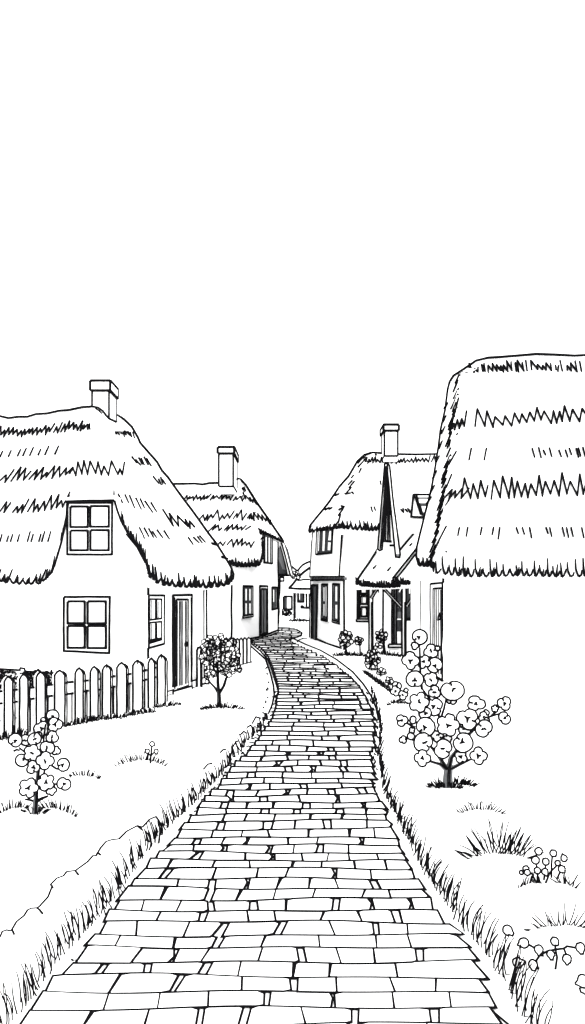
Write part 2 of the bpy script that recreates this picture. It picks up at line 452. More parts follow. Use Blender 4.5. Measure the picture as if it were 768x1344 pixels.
def prism(m, fp, z0, z1, mt=WHITE):
    m.poly([Vector((p.x, p.y, z0)) for p in fp], Vector((0, 0, z1 - z0)), mt)

# ---------------------------------------------------------------- left front cottage
Yf = 15.45
g1 = G(195, 919.5); g1 = Vector((P(194.5, 0, Yf).x, Yf, 0)); g2 = G(270, 897)
front = frontal(Yf); side = vplane(g1, g2)
T = Thing('thatched_cottage', 'large left thatched cottage with eyebrow window, picket fence in front', 'cottage', Vector((-5.2, 17, 0)))
back = Vector((-9.5, 19.2, 0))
m = MB(); prism(m, [Vector((-9.5, Yf, 0)), g1, g2, Vector((g2.x - .1, 18.6, 0)), back], 0, 2.55)
m.slab([(56, 790), (56, 764), (66, 752), (73, 735), (79, 713), (86, 680), (87, 658), (151, 657), (158, 684), (181, 718), (194.4, 755), (194.4, 790)], front, .7, WHITE, .004)
m.ink([(194.3, 753), (195, 918)], front, 2.4)
m.ink([(267.3, 766), (267.5, 897)], side, 1.9); m.ink([(271, 766), (271.3, 897)], side, 1.9)
T.part('wall', m)
plint = MB()
plint.slab([(217, 906), (270, 889.5), (270, 898), (217, 914)], side, .1, WHITE, .05)
plint.ink([(217, 914.5), (270, 898)], side.shift(.05), 1.9); plint.ink([(217, 908.5), (228, 905)], side.shift(.05), 1.4)
plint.ink([(252, 894), (268, 889.5)], side.shift(.05), 1.4)
T.part('plinth', plint)
A = P(196, 758, 15.0); B = P(306, 759, 18.9); Cc = P(160, 543, 17.0)
rf = Plane(P(0, 758, 15.0), A, Cc); rh = Plane(A, B, Cc)
r = MB()
ridge = [(-60, 548), (0, 546), (11.5, 548.7), (23, 547), (36, 547), (47, 543.5), (62.5, 542.5), (78, 539), (89.6, 538.3), (108, 534.4), (121, 533.5), (129, 535), (135, 539.5), (141.6, 547), (153, 552)]
sil = [(154, 544.6), (162.5, 550), (173, 560), (181, 574), (184, 581), (194, 592.5), (206, 606), (212.5, 617.5), (221, 627), (229, 638.5), (241, 655), (252, 669.5), (260, 680.6), (273, 699), (283, 712), (293.8, 728.5), (303, 744), (306.5, 753.5), (306, 760)]
eR = [(195.5, 753.5), (200, 756), (209, 764), (229, 767), (250, 768), (279, 768.5), (300, 765), (306, 760)]
notR = [(150, 656), (158, 682), (167, 699), (181, 716), (192, 737), (195.5, 753.5)]
notL = [(88, 662), (87.5, 677.5), (80, 713), (74, 734), (68, 751), (56, 763), (33, 764), (10, 762), (0, 760), (-160, 758)]
r.slab([(-160, 548)] + [(x, y) for x, y in ridge[:-3]] + [(160, 543), (196, 758)] + notR[::-1][1:] + notL, rf, .28)
r.slab([(160, 543)] + sil[1:-1] + eR[::-1][:-1] + [(196, 758)], rh, .25)
# rear slope and far end, closing the roof
zA = A.z
rb = [Cc + Vector((0, .02, -.02)), B + Vector((0, 0, 0)), Vector((-10.2, 19.1, zA)), Vector((-10.2, 17.1, Cc.z))]
r.poly(rb, Vector((0, -.15, -.15)))
r.slab([(86, 659), (151, 656), (151, 650), (86, 653)], front, .6, WHITE, .1)
r.ink([(85, 658.5), (150, 657)], front.shift(.1), 3)
r.ink(ridge, rf.shift(.02), 2.2, .2)
r.ink(sil, rh.shift(.02), 2.3, .2)
r.eave(eR, rh.shift(.02), 15, 7.0, 2.5)
r.ink([(88, 662), (87, 680), (80, 713), (74, 734)], front.shift(.02), 2.2, .5); r.ink([(150, 656), (154, 670), (159, 684), (168, 701), (182, 718)], front.shift(.02), 2.0, .5)
r.ink(notR, rf.shift(.02), 2.0, .4); r.ink([(x - 1.5, y + 2) for x, y in notR[2:-1]], rf.shift(.02), 1.2, 1)
for x, y, t in walk(notR, 4.6, .3): r.ink([(x, y + R(0, 3)), (x - R(0, 2.2), y - R(8, 15))], rf.shift(.03), 1.8, .2, taper=.6)
for x, y, t in walk(notL[:6], 5.2, .3): r.ink([(x, y + R(0, 3)), (x + R(1, 4), y - R(9, 18))], (rf if y > 735 else front).shift(.03), 1.9, .2, taper=.6)
r.ink(notL[1:6], rf.shift(.02), 2.4, .6)
r.eave(notL[5:9] + [(-20, 760)], rf.shift(.02), 16, 8, 2.2, .25)
S = H = Hull(rf, rh).shift(.02)
r.zig([(-6, 573), (25, 572), (60, 569), (95, 564), (122, 565), (136, 562)], S, 12, 5.2, .35, 1.8)
r.zig([(133, 563), (150, 568), (166, 572), (180, 575)], H, 8, 3.6, -.6, 1.5)
for x in (0, 11, 23, 30, 39, 50, 59, 72): 
    h = R(6, 12); r.ink([(x, 600 - x * .05), (x + h * .45, 600 - h - x * .05)], S, 1.6, taper=.3)
r.zig([(0, 632), (40, 631), (75, 626), (92, 625)], S, 15, 8.5, .5, 1.9)
r.zig([(92, 624), (120, 622), (140, 622), (166, 626)], S, 15, 8.2, -.02, 1.9, .02)
r.zig([(0, 674), (35, 672), (60, 669), (84, 664)], S, 15, 8, .35, 1.9)
for x in (0, 9, 14, 23, 36, 41, 51, 55, 63): 
    h = R(8, 14); r.ink([(x, 711), (x + h * .28, 711 - h)], S, 1.5, taper=.3)
for g in ([(174, 600, 179, 604)], ):
    pass
r.ticks([(173, 599, 180, 608), (178, 603, 185, 611), (182, 600, 187, 610), (185, 601, 190, 611), (189, 599, 195, 611), (192, 601, 199, 612)], H, 1.6)
r.ticks([(201, 625, 209, 635), (208, 628, 212, 637), (211, 626, 214, 636), (213, 629, 218, 636)], H, 1.5)
r.ticks([(155, 648, 161, 660), (164, 649, 169, 660), (170, 650, 177, 667), (178, 653, 186, 669), (184, 654, 190, 667)], S, 1.5)
r.ticks([(190, 657, 201, 673), (198, 659, 206, 672)], H, 1.5)
r.ink([(213.5, 668), (228, 691), (222, 673), (235, 691), (233, 677), (247, 691), (243, 681), (250, 694), (249, 684), (256, 692)], H, 1.7, .2)
r.ticks([(183, 692, 190, 707), (189, 692, 196, 705), (195, 693, 202, 706), (200, 697, 206, 706), (206, 695, 214, 706), (215, 696, 223, 708), (247, 705, 254, 715), (254, 705, 262, 713), (259, 704, 266, 713), (262, 703, 270, 712)], H, 1.5)
r.ticks([(278, 713, 287, 716), (291, 731, 299, 733)], H, 2.2)
r.ticks([(125, 536, 133, 543), (131, 539, 137, 546)], S, 1.3)
roof = T.part('roof', r)
chimney(T, roof, 121, 143.3, 152.5, 500, 513, 556, 16.2, 1, 2.0)
m = MB(); cl = [(119, 533.6), (124, 534), (129, 535), (135, 539.5), (139, 545), (143.3, 549.5), (153.5, 554.3)]
m.slab(cl + [(158, 562), (119, 562)], frontal(16.15), .3); m.ink(cl, frontal(16.15), 2.2, .2); m.ink([(125, 536), (130, 539), (134, 543)], frontal(16.15), 1.3)
T.part('thatch_collar', m, roof)
window(T, front, rect(88.5, 660, 147, 727.5), [rect(92.7, 665, 115, 691.5), rect(118.8, 664.5, 142.7, 691), rect(92.7, 696.5, 115, 722), rect(119, 696, 142.5, 722)])
window(T, front, [(84, 783.5), (144, 783.5), (143.3, 857), (84, 854.3)], [rect(89, 789.4, 111, 817.8), rect(115.2, 789.4, 138.8, 818), rect(89, 821.7, 111, 850), rect(115.2, 821.7, 138.8, 850.4)], 2.3, 3)
window(T, side, [(195.6, 781.5), (215.6, 781.7), (215.2, 845), (195.6, 850.3)], [[(196.5, 786.5), (212, 786.5), (212, 811.5), (196.5, 813.5)], [(196.5, 817.5), (212, 816), (212, 839.5), (196.5, 844)]], 2.2, 2,
       streaks=[(204.6, 787, 204.6, 812, 3.2), (204.6, 818, 204.6, 841, 3.2), (199, 788, 199, 812, 1.2, GREY), (199, 819, 199, 842, 1.4, GREY), (208, 789, 208, 811, 1, GREY), (197, 841, 211, 838.5, 3)])
d = MB(); q = [(227.5, 781.5), (251.7, 781), (251.3, 899.6), (227.5, 906.5)]
d.slab(q, side, .1, WHITE, .03); d.ink(q, side.shift(.03), 2.3, .2, True); d.ink([(228.3, 784), (228.6, 904)], side.shift(.035), 3)
d.ink([(250.8, 784), (250.6, 899)], side.shift(.035), 2.6)
q = [(231.5, 787), (246.5, 787), (246.5, 899.5), (231.5, 904.5)]
d.slab(q, side, .03, WHITE, .036); d.ink(q, side.shift(.036), 2.2, .2, True)
for x, w, mm in ((235.5, 1.4, INK), (237.5, 2.6, GREY), (239, 1.3, INK), (243.5, 1.8, INK), (244.6, 1.4, DARK), (233, 1.6, GREY)):
    d.ink([(x, 789), (x, 902 - (x - 231) * .3)], side.shift(.04), w, .2, m=mm)
door = T.part('door', d)
k = MB(); k.ink([(243.8, 843.5), (246.2, 843.5), (246.4, 847.5), (243.8, 847.5)], side.shift(.07), 1.8, .1, True); T.part('handle', k, door)
s_ = MB(); q = [(227.5, 907.5), (252, 900.5), (252, 905.5), (227.5, 913)]
s_.slab(q, side, .2, WHITE, .1); s_.ink(q, side.shift(.1), 1.9, .2, True); T.part('doorstep', s_)

# ---------------------------------------------------------------- second left cottage
a1 = G(304, 850.5); a2 = G(364.5, 831)
front = frontal(a1.y); side = vplane(a1, a2)
T = Thing('thatched_cottage', 'smaller left thatched cottage behind the first, narrow windows facing the lane', 'cottage', Vector((-4, 33, 0)))
m = MB(); prism(m, [Vector((-7.5, a1.y, 0)), a1, a2, Vector((-7.5, a2.y, 0))], 0, 2.9)
m.slab([(306, 842), (306, 745), (343, 735), (343, 702), (364.3, 712), (364.3, 825)], side, .3, WHITE, .004)
m.ink([(303.8, 752), (304, 850)], front, 2.0)
m.ink([(364.3, 711), (364.5, 831)], side, 2.2)
m.ink([(328, 838.5), (345, 835), (364, 827.5)], side.shift(.03), 1.8); m.ink([(328, 842), (346, 838), (364, 831)], side.shift(.03), 1.8)
T.part('wall', m)
A = P(300, 741, 28.3); B = P(372, 713, 38.5); Cc = P(316, 629, 33.5)
rf = Plane(P(230, 741, 28.3), A, Cc); rh = Plane(A, B, Cc)
r = MB()
r.slab([(150, 635), (229, 635), (267, 635), (287, 633.7), (300, 631), (316, 629), (300, 741), (150, 741)], rf, .3)
sil = [(310, 629.5), (313, 628.3), (316, 629), (323, 636.8), (330, 648), (337, 659), (345, 670.5), (353.6, 682.5), (362, 695.5), (370, 707), (372, 711)]
r.slab([(316, 629)] + sil[3:] + [(342.5, 697), (345.4, 721), (343, 737.5), (340, 741), (300, 741)], rh, .25)
r.poly([Cc, B, Vector((-9, 38.5, B.z)), Vector((-9, 33.6, Cc.z))], Vector((0, -.2, -.2)))
S = H = Hull(rf, rh).shift(.04)
r.ink([(205, 636), (229, 635), (240, 635), (255, 634.5), (266, 635.8), (275, 634), (287, 633.7)], S, 2)
r.ink(sil, rh.shift(.05), 2.1, .2)
r.ink([(342, 696.5), (350, 702), (360, 706), (370, 710.5), (372, 711.5)], H, 2.2)
for x in range(343, 370, 2): r.ink([(x, 699 + (x - 343) * .45), (x - 3 + R(-1, 1), 693 + (x - 343) * .5)], H, 1.2, taper=.4)
r.eave([(301, 737), (308, 741), (320, 742), (332, 741.5), (340, 741)], rh.shift(.05), 9, 4.2, 2.2)
r.eave([(340, 741), (344, 733), (345.5, 721), (343.5, 708), (342, 697)], rh.shift(.05), 6, 4.5, 2.2, .2)
def zz(a, b_, y0, y1, amp, step, w=1.5, sl=.2):
    """a zigzag row crossing from the front slope to the lane-side slope"""
    for (u, v, sf) in ((a, min(b_, 306), S), (max(a, 306), b_, H)):
        if v - u > 3:
            f = lambda x: y0 + (y1 - y0) * (x - a) / (b_ - a)
            r.zig([(u, f(u)), (v, f(v))], sf, amp, step, sl, w)
zz(241, 322, 656, 656, 7, 5, 1.4, .4); zz(318, 338, 655, 663, 7, 4.4, 1.4, -.4)
zz(262, 330, 682, 681, 10, 6.5, 1.5, .3); zz(328, 356, 680, 687, 7, 5, 1.4, -.4)
zz(275, 324, 697, 696, 7, 6, 1.5, .6); zz(285, 334, 717, 717, 8, 5.8, 1.5, .3)
r.ticks([(318, 640, 321, 646), (320, 639, 323, 645), (319, 646, 322, 654)], H, 1.4)
roof = T.part('roof', r)
chimney(T, roof, 287.3, 306.3, 311, 587, 595.5, 638.5, 30.9, 1, 1.4)
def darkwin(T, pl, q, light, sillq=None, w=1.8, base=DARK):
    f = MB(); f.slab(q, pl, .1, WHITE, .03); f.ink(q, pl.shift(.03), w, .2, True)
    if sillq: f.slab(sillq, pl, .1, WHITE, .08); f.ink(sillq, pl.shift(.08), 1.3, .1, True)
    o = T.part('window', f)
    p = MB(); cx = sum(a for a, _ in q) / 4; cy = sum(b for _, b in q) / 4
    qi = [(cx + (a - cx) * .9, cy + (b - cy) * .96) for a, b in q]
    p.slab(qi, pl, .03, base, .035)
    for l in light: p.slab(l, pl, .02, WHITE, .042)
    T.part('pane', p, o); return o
def strips(x0, x1, y0, y1, xs, w=.9): return [rect(x, y0, x + w, y1) for x in xs]
darkwin(T, side, [(346.5, 700), (357.3, 703), (357.3, 739.5), (346.5, 738)], [rect(349, 705, 350, 737), rect(353, 706, 354.3, 738)], base=DARK)
darkwin(T, side, [(319.4, 769.3), (331.5, 769.5), (331.5, 808), (319.6, 810)], [rect(322.5, 773, 324, 788), rect(327.5, 773, 329, 788), rect(322.5, 792, 324, 806), rect(327.5, 792, 329.2, 805)], [(319, 808.5), (332, 806.5), (332, 809), (319, 811.3)])
darkwin(T, side, [(357, 771), (363, 771), (363, 799), (357, 800)], [rect(359, 774, 359.8, 790)])
d = MB(); q = [(341, 769.3), (351, 769.4), (350.8, 831.5), (341, 833.8)]; d.slab(q, side, .1, WHITE, .03); d.ink(q, side.shift(.03), 2, .2, True)
q = [(342.8, 773), (349.5, 773), (349.3, 830.5), (342.8, 832)]; d.slab(q, side, .03, GREY, .036); d.ink(q, side.shift(.036), 1.4, .2, True); d.ink([(346, 774), (346, 831)], side.shift(.04), 1)
T.part('door', d)
# steep lean-to canopy past the far corner
l = MB(); lp = Plane(P(364, 710, 39), P(377, 755, 37.5), P(364.5, 755, 39.4))
q = [(364.3, 710), (367, 713), (371.5, 722), (375, 736), (377.5, 750), (377.5, 754.8), (364.5, 755)]
l.slab(q, lp, .25, DARK); l.slab([(366.5, 716), (369, 722), (374.5, 748), (371, 747), (366, 735)], lp, .02, GREY, .02)
q = [(366.7, 712), (370, 714), (374, 728), (377.5, 742), (381, 755), (378, 755), (375.5, 742), (370, 722)]
l.slab(q, lp, .1, WHITE, .05); l.ink(q, lp.shift(.05), 1.7, .2, True)
l.ink([(364.5, 755), (377.5, 755.3)], lp.shift(.06), 2.6); l.ink(rect(367.5, 758, 372.5, 762.5), lp, 1.6, .2, True)
l.slab(rect(364.8, 756, 367, 818), lp, .1, WHITE); l.ink([(367, 757), (366.5, 818)], lp, 1.7); l.ink([(365.2, 765), (365.2, 822)], lp, 1.4)
T.part('canopy', l)

# ---------------------------------------------------------------- right front cottage
Yf = 18.5
c1 = Vector((P(581.8, 0, Yf).x, Yf, 0)); c2 = Vector((P(552, 0, 22.2).x, 22.2, 0))
front = frontal(Yf); side = vplane(c1, c2)
T = Thing('thatched_cottage', 'tall right thatched cottage with blank white front wall and huge roof', 'cottage', Vector((6, 21, 0)))
m = MB(); prism(m, [c1, Vector((10.5, Yf, 0)), Vector((10.5, 24, 0)), Vector((c2.x, 24, 0)), c2], 0, 2.7)
m.ink([(581.8, 748), (581.2, 894)], front, 2.4); m.ink([(552.8, 762), (551.3, 872)], side, 1.9)
T.part('wall', m)
A = P(573, 750, 17.9); B = P(547, 738, 23.4); Cc = P(604, 485, 20.8)
rf = Plane(A, P(768, 752, 17.9), Cc); rh = Plane(A, B, Cc)
top = [(611, 483), (624.6, 473.3), (641, 469.4), (670.6, 467.3), (703.3, 464.6), (730, 465.5), (753.8, 466.7), (768, 466), (860, 466)]
sil = [(624.6, 473.3), (611, 482.5), (595, 493), (590, 501), (587.5, 511), (584, 538), (578, 564.7), (575.6, 585.5), (571, 614), (566.7, 638.6), (559.3, 668), (553.4, 692), (547, 718), (546.5, 730.6), (549, 741)]
ev = [(573, 750), (581.6, 749), (611, 754), (641, 754), (670.6, 753), (697, 753), (722, 754), (748, 754), (800, 752)]
r = MB()
r.slab([(604, 485)] + top + [(860, 752)] + ev[::-1], rf, .3)
r.slab(sil[1:] + [(560, 741), (573, 750), (604, 485)], rh, .25)
r.poly([Cc, B, Vector((12, 23.6, B.z)), Vector((12, 20.9, Cc.z))], Vector((0, -.15, -.15)))
S = H = Hull(rf, rh).shift(.03)
r.ink(top[:-1] + [(790, 466)], rf.shift(.03), 2.3, .3); r.ink(sil, rh.shift(.03), 2.3, .3)
r.eave([(549, 740), (556, 741), (564, 741), (571, 744)], rh.shift(.03), 14, 5, 2.4, .1)
r.eave([(571, 749), (580, 750), (611, 754), (641, 754), (670.6, 753), (697, 753), (722, 754), (748, 754), (780, 753)], rf.shift(.03), 21, 9, 2.1, .05)
hl = [(603, 495), (600, 520), (595, 545), (590, 567)]
for x, y, t in walk([(602, 492), (600, 520), (596, 548), (592, 575), (590, 600), (585, 628), (582, 655), (577, 682), (572, 705), (568, 728)], 8, .4):
    L = R(9, 20); r.ink([(x + R(-1, 2), y), (x - L * .45, y + L)], H, 1.9, .3, taper=.3)
for q in ([(602, 522), (596, 545), (590, 567)], [(601, 568), (589, 586)], [(599, 592), (581, 624)], [(593, 622), (579, 655)], [(590, 655), (571, 686)], [(586, 690), (567, 727)], [(586, 724), (565, 730), (569, 750)]):
    r.ink(q, H, 1.8, .5)
for x, y in ((584, 530), (582, 548), (580, 563), (577, 583), (573, 600), (569, 622), (566, 640), (561, 655)):
    r.ink([(x - 1, y + 6), (x + R(3, 6), y - R(1, 5))], H, 1.7, taper=.4)
r.zig([(612, 492), (640, 489), (700, 487), (768, 487), (790, 487)], S, 12, 5.5, -.35, 1.9, .45)
r.zig([(588, 566), (603, 561)], H, 10, 6, .1, 2, 0)
r.zig([(603, 562), (625, 560), (650, 561), (680, 557), (705, 552), (735, 556), (768, 551), (790, 550)], S, 19, 10.5, -.12, 2.1, .06)
for x in (616.6, 636.5): r.ink([(x + 2, 588), (x - 1, 604)], S, 1.5, taper=.2)
for x in (699.5, 708, 714, 722, 734.5, 743, 748, 757, 760, 766): r.ink([(x - 1, 587 + R(0, 4)), (x + 2.5, 601 + R(-4, 1))], S, 1.6, taper=.2)
r.zig([(584, 655), (592, 655), (606, 655)], H, 14, 7, .5, 2.1, 0)
r.zig([(606, 654), (625, 653), (650, 655), (675, 653), (700, 652), (725, 650), (768, 650), (790, 648)], S, 24, 9.5, -.02, 2.1, .12)
for x in (602, 613, 631.5, 647, 655, 679, 687, 696.5, 718, 723, 739.5, 745, 751, 765):
    h = R(8, 16); r.ink([(x - (1.5 if x > 670 else -1), 692), (x + (1.5 if x > 670 else -1), 692 + h)], S, 1.6, taper=.2)
T.part('roof', r)
d = MB(); q = [(565.4, 766.4), (580.6, 765), (580.6, 893), (565.4, 884)]
d.slab(q, side, .1, WHITE, .03); d.ink(q, side.shift(.03), 2, .2, True)
q = [(569, 772.6), (580.4, 772), (580.4, 892.4), (569, 885.5)]; d.slab(q, side, .03, WHITE, .036); d.ink(q, side.shift(.036), 2, .2, True)
for x, w, mm in ((570.7, 2.4, DARK), (573, 1.8, INK), (575.9, 1.3, INK), (579, 3, DARK)): d.ink([(x, 774), (x, 885)], side.shift(.04), w, .2, m=mm)
door = T.part('door', d)
k = MB(); k.ink([(575.6, 808), (577, 805), (578, 812), (575, 814)], side.shift(.07), 1.6, .2, True); T.part('handle', k, door)

# ---------------------------------------------------------------- right middle cottage with porch
e1 = G(451.5, 853); e2 = G(407, 837)
Yf = e1.y; front = frontal(Yf); side = vplane(e1, e2)
T = Thing('thatched_cottage', 'right thatched cottage with jettied upper floor, timber gablet and porch', 'cottage', Vector((3.2, 30.5, 0)))
m = MB(); prism(m, [e1, Vector((6.2, Yf, 0)), Vector((6.2, e2.y, 0)), e2], 0, 4.0)
m.slab([(411, 697), (449, 692), (445.5, 757), (407, 757.5)], side, .1, WHITE, .06)
jp = side.shift(.06)
m.ink([(411, 697), (406.8, 757.8)], jp, 2.1); m.ink([(449, 692), (445.3, 757)], jp, 2); m.ink([(406.8, 757.3), (451.6, 757)], jp, 2)
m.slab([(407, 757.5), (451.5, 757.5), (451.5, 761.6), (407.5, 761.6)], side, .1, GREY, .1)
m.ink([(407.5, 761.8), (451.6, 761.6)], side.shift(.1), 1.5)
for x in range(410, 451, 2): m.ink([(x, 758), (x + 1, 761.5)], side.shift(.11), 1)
m.ink([(451.4, 757), (451.5, 853)], front, 2.1)
m.ink([(408, 761), (406.3, 838)], side, 1.9)
m.ink([(415.6, 838.6), (430, 845), (448, 850.6)], side.shift(.02), 1.7); m.ink([(415, 842), (430, 848.5), (448, 854)], side.shift(.02), 1.7)
T.part('wall', m)
A = P(447, 692, 27.1); B = P(404, 699, 35.2); Cc = P(489, 594, 30.5)
rf = Plane(A, P(500, 694, 27.1), Cc); rh = Plane(A, B, Cc)
sil = [(405.6, 697), (407, 690), (414, 681), (424, 669), (432, 659), (439.5, 648), (446, 638), (457.7, 625), (463, 616), (469.4, 605), (478.5, 597), (487.7, 594)]
r = MB()
r.slab(sil + [(489, 594), (447, 692), (434, 693), (412, 697)], rh, .25)
r.slab([(489, 594), (520, 595.5), (600, 596), (600, 694), (497, 694), (470, 693), (447, 692)], rf, .3)
r.poly([Cc, B, Vector((7, 35.2, B.z)), Vector((7, 30.6, Cc.z))], Vector((0, -.15, -.15)))
S = H = Hull(rf, rh).shift(.03)
r.ink(sil, rh.shift(.04), 2.1, .3); r.ink([(487.7, 594), (500.7, 594.7), (522, 596), (546, 596.5), (573.6, 596), (590, 596)], S, 2)
r.eave([(405.6, 697), (412.7, 695.6), (434, 692.7), (449.5, 691)], rh.shift(.03), 6, 4.4, 2.2, .35)
r.eave([(449.5, 690.6), (470.7, 692.7), (485, 694), (499, 694)], rf.shift(.03), 9, 5, 2.0)
r.zig([(482, 607), (500, 608), (540, 607), (576, 605)], S, 7, 4.2, .1, 1.3, .1)
r.ink([(470, 608), (476, 601), (480, 600)], H, 1.4); r.ticks([(470, 613, 480, 602), (478, 603, 484, 607), (480, 606, 482, 600), (492, 596.5, 495, 597)], H, 1.4)
r.ticks([(474, 615, 471, 621), (464, 624, 461, 627), (462, 631, 457, 636), (465, 632, 458, 640), (461, 640, 455, 646), (453, 648, 460, 647), (462, 646, 464, 648), (440, 650, 445, 648), (427, 669, 432, 666), (432, 668, 436, 666), (448, 664, 452, 665), (445, 669, 452, 665), (444, 677, 451, 667), (444, 686, 447, 675), (440, 690, 445, 683)], H, 1.8)
r.ticks([(499, 631, 500, 636), (487, 665, 489, 672), (491, 665, 493, 670), (526, 668, 529, 672), (529, 667, 530, 673), (532, 668, 535, 672), (535, 667, 538, 673), (536, 668, 541, 674)], S, 1.3)
roof = T.part('roof', r)
# triangular dormer window beside the big roof
r = MB(); q = [(542.8, 649), (572, 649), (572, 679.5), (554.6, 678.7), (540, 678)]; r.slab(q, S, .05, WHITE, .03); r.ink(q, S.shift(.05), 2.2, .2, True)
r.ink([(544.5, 651), (552, 675)], S.shift(.07), 1.4); r.ink([(547, 651), (554.5, 676)], S.shift(.07), 1.8)
r.slab([(548, 652.5), (566, 652.5), (562, 678), (555, 677)], S, .03, DARK, .08)
r.slab(rect(550, 655, 563, 660), S, .03, WHITE, .09); r.slab([(553.5, 664.5), (561, 664.5), (558, 672), (555.5, 672)], S, .03, WHITE, .09)
T.part('dormer', r)
# timber gablet (steep A shape)
tp = Plane(P(497, 722, 26.2), P(522, 731, 26.1), P(508, 607, 29.3))
r = MB()
r.slab([(508, 612), (516, 670), (515, 711), (502, 710), (502, 670)], tp, .12, WHITE)
for x0, x1, y1, w in ((508, 506, 708, 1.4), (508.5, 509, 710, 1.5), (509, 512, 710, 1.6), (508, 503.5, 709, 1.6)): r.ink([(x0, 618), (x1, y1)], tp.shift(.02), w)
r.slab([(508.5, 640), (513, 676), (508.5, 676), (506.5, 672)], tp, .02, INK, .01)
r.ink([(502.5, 710), (514, 711)], tp.shift(.05), 2.4); r.ink([(511.5, 716), (518.5, 716)], tp.shift(.05), 2.2)
q = [(505, 609), (508.5, 607), (508, 625), (501.5, 721), (498.5, 722.5), (496, 720.5)]
r.slab(q, tp, .15, WHITE, .06); r.ink(q, tp.shift(.06), 1.8, .2, True); r.ink([(507, 612), (499, 720)], tp.shift(.08), 1.3)
q = [(508.5, 607), (511.5, 612), (517, 665), (525.3, 728), (524.5, 731.5), (519.5, 731), (514.5, 680), (509, 622)]
r.slab(q, tp, .15, WHITE, .06); r.ink(q, tp.shift(.06), 1.8, .2, True)
r.slab([(519.5, 727), (525, 727), (524.5, 731), (519.8, 730.5)], tp, .02, GREY, .07)
T.part('gablet', r)
chimney(T, roof, 501.2, 504.8, 522.3, 557.5, 565.5, 598.5, 29.6, -1, 1.3)
darkwin(T, jp, [(416.3, 694.5), (437, 692.5), (435.4, 725.5), (415, 727.5)], [[(418.5, 697), (419.3, 697), (418.3, 723), (417.5, 723)], [(424.3, 697), (426.6, 697), (425.5, 723), (423.3, 723)], [(432.5, 697), (434.5, 697), (434, 709), (431, 709)], [(430.8, 712), (433.8, 712), (433.2, 722), (430.3, 722)]])
darkwin(T, side, [(422.6, 767), (429.7, 767), (429.4, 814), (422.4, 812)], [[(424.8, 771), (425.6, 771), (425.6, 789), (424.8, 789)], [(427.6, 770), (428.2, 770), (428.2, 809), (427.6, 809)], [(424.8, 793), (425.6, 793), (425.6, 808), (424.8, 808)]], [(422, 811.8), (429.6, 813.6), (429.6, 815.6), (422, 813.8)])
darkwin(T, side, [(437, 766.6), (445.5, 766.8), (445, 817), (436.7, 814.5)], [[(440.5, 770), (442.3, 770), (442.3, 789), (440.5, 789)], [(440.5, 794), (442.3, 794), (442.3, 812), (440.5, 811.5)]], [(436.2, 814), (445.4, 816.6), (445.4, 818.8), (436.2, 816.4)])
window(T, front, rect(469.5, 767, 483.6, 813), [rect(473.5, 769, 481.5, 779), rect(473.5, 782.5, 481.5, 792.5), rect(473.5, 797, 481.5, 809)], 2.2, 2.6, streaks=[(471, 769, 471, 811, 3.0), (476, 784, 476, 792, 1, GREY), (475.5, 798, 475.5, 808, 1, GREY)], sill=rect(468, 812.5, 484, 815.5))
# dark door beside the lane corner
d = MB(); q = [(409.6, 768), (416.7, 768), (415.2, 841), (409, 840)]
d.slab(q, side, .1, DARK, .04); d.ink(q, side.shift(.04), 1.8, .2, True); d.ink([(413.8, 770), (413, 839)], side.shift(.05), 1.4, m=GREY)
d.ink([(410.3, 770), (409.8, 839)], side.shift(.05), 1.6, m=INK)
T.part('door', d)
# glazed door and window within the porch
w = MB(); q = rect(514.8, 766, 527.5, 845.5)
w.slab(q, front, .1, WHITE, .03); w.ink(q, front.shift(.03), 1.8, .2, True)
w.slab(rect(517.5, 768, 520.5, 845), front, .03, GREY, .036); w.ink([(517.3, 768), (517.3, 845)], front.shift(.04), 1.4); w.ink([(520.5, 768), (520.5, 845)], front.shift(.04), 1.3)
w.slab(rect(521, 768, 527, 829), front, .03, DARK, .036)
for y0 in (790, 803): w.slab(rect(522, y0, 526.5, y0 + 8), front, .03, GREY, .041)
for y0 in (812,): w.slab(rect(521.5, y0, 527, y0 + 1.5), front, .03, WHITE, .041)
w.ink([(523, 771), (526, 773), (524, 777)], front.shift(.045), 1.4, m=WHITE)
T.part('glazed_door', w)
s_ = MB(); q = rect(510, 845.7, 528, 849.5); s_.slab(q, front, .25, WHITE, .2); s_.ink(q, front.shift(.2), 1.6, .2, True); T.part('doorstep', s_)
darkwin(T, front, rect(531, 767, 541, 812.5), [rect(537, 771, 538.5, 779)], rect(530, 811.8, 541.5, 813.6))
# thatched porch
pp = Plane(P(467, 766, 25.2), P(558, 763, 25.2), P(545, 700, 27.4))
r = MB()
r.slab([(467.3, 764), (483.7, 740), (495.6, 721), (524, 722), (543.6, 700), (551, 695.6), (580, 695), (575, 763), (558, 764), (516, 766), (467.5, 767)], pp, .2)
S = pp.shift(.03)
r.ink([(467.3, 764), (475, 752), (483.7, 740), (495.8, 721)], S, 2.2); r.ink([(525, 722), (534, 711), (543.6, 700), (551, 695.8), (556, 695)], S, 2.2)
r.ink([(515.7, 759), (530, 741), (544.5, 723), (549, 717)], S, 2.0); r.ink([(519, 761), (532, 745), (544.5, 728.5), (547, 726)], S, 2.0); r.ink([(515.7, 759), (517, 763), (521, 765)], S, 1.6)
r.eave([(467.5, 764), (475, 767), (490, 768), (505, 769), (525, 768)], S, 6.5, 3.2, 2.3)
r.eave([(519, 763), (530, 765), (545, 764), (558, 761.5)], S, 6.5, 3.2, 2.3)
r.ticks([(490, 746, 494, 742), (509, 749, 513, 744), (538, 716, 541, 713)], S, 1.6)
T.part('porch_roof', r)
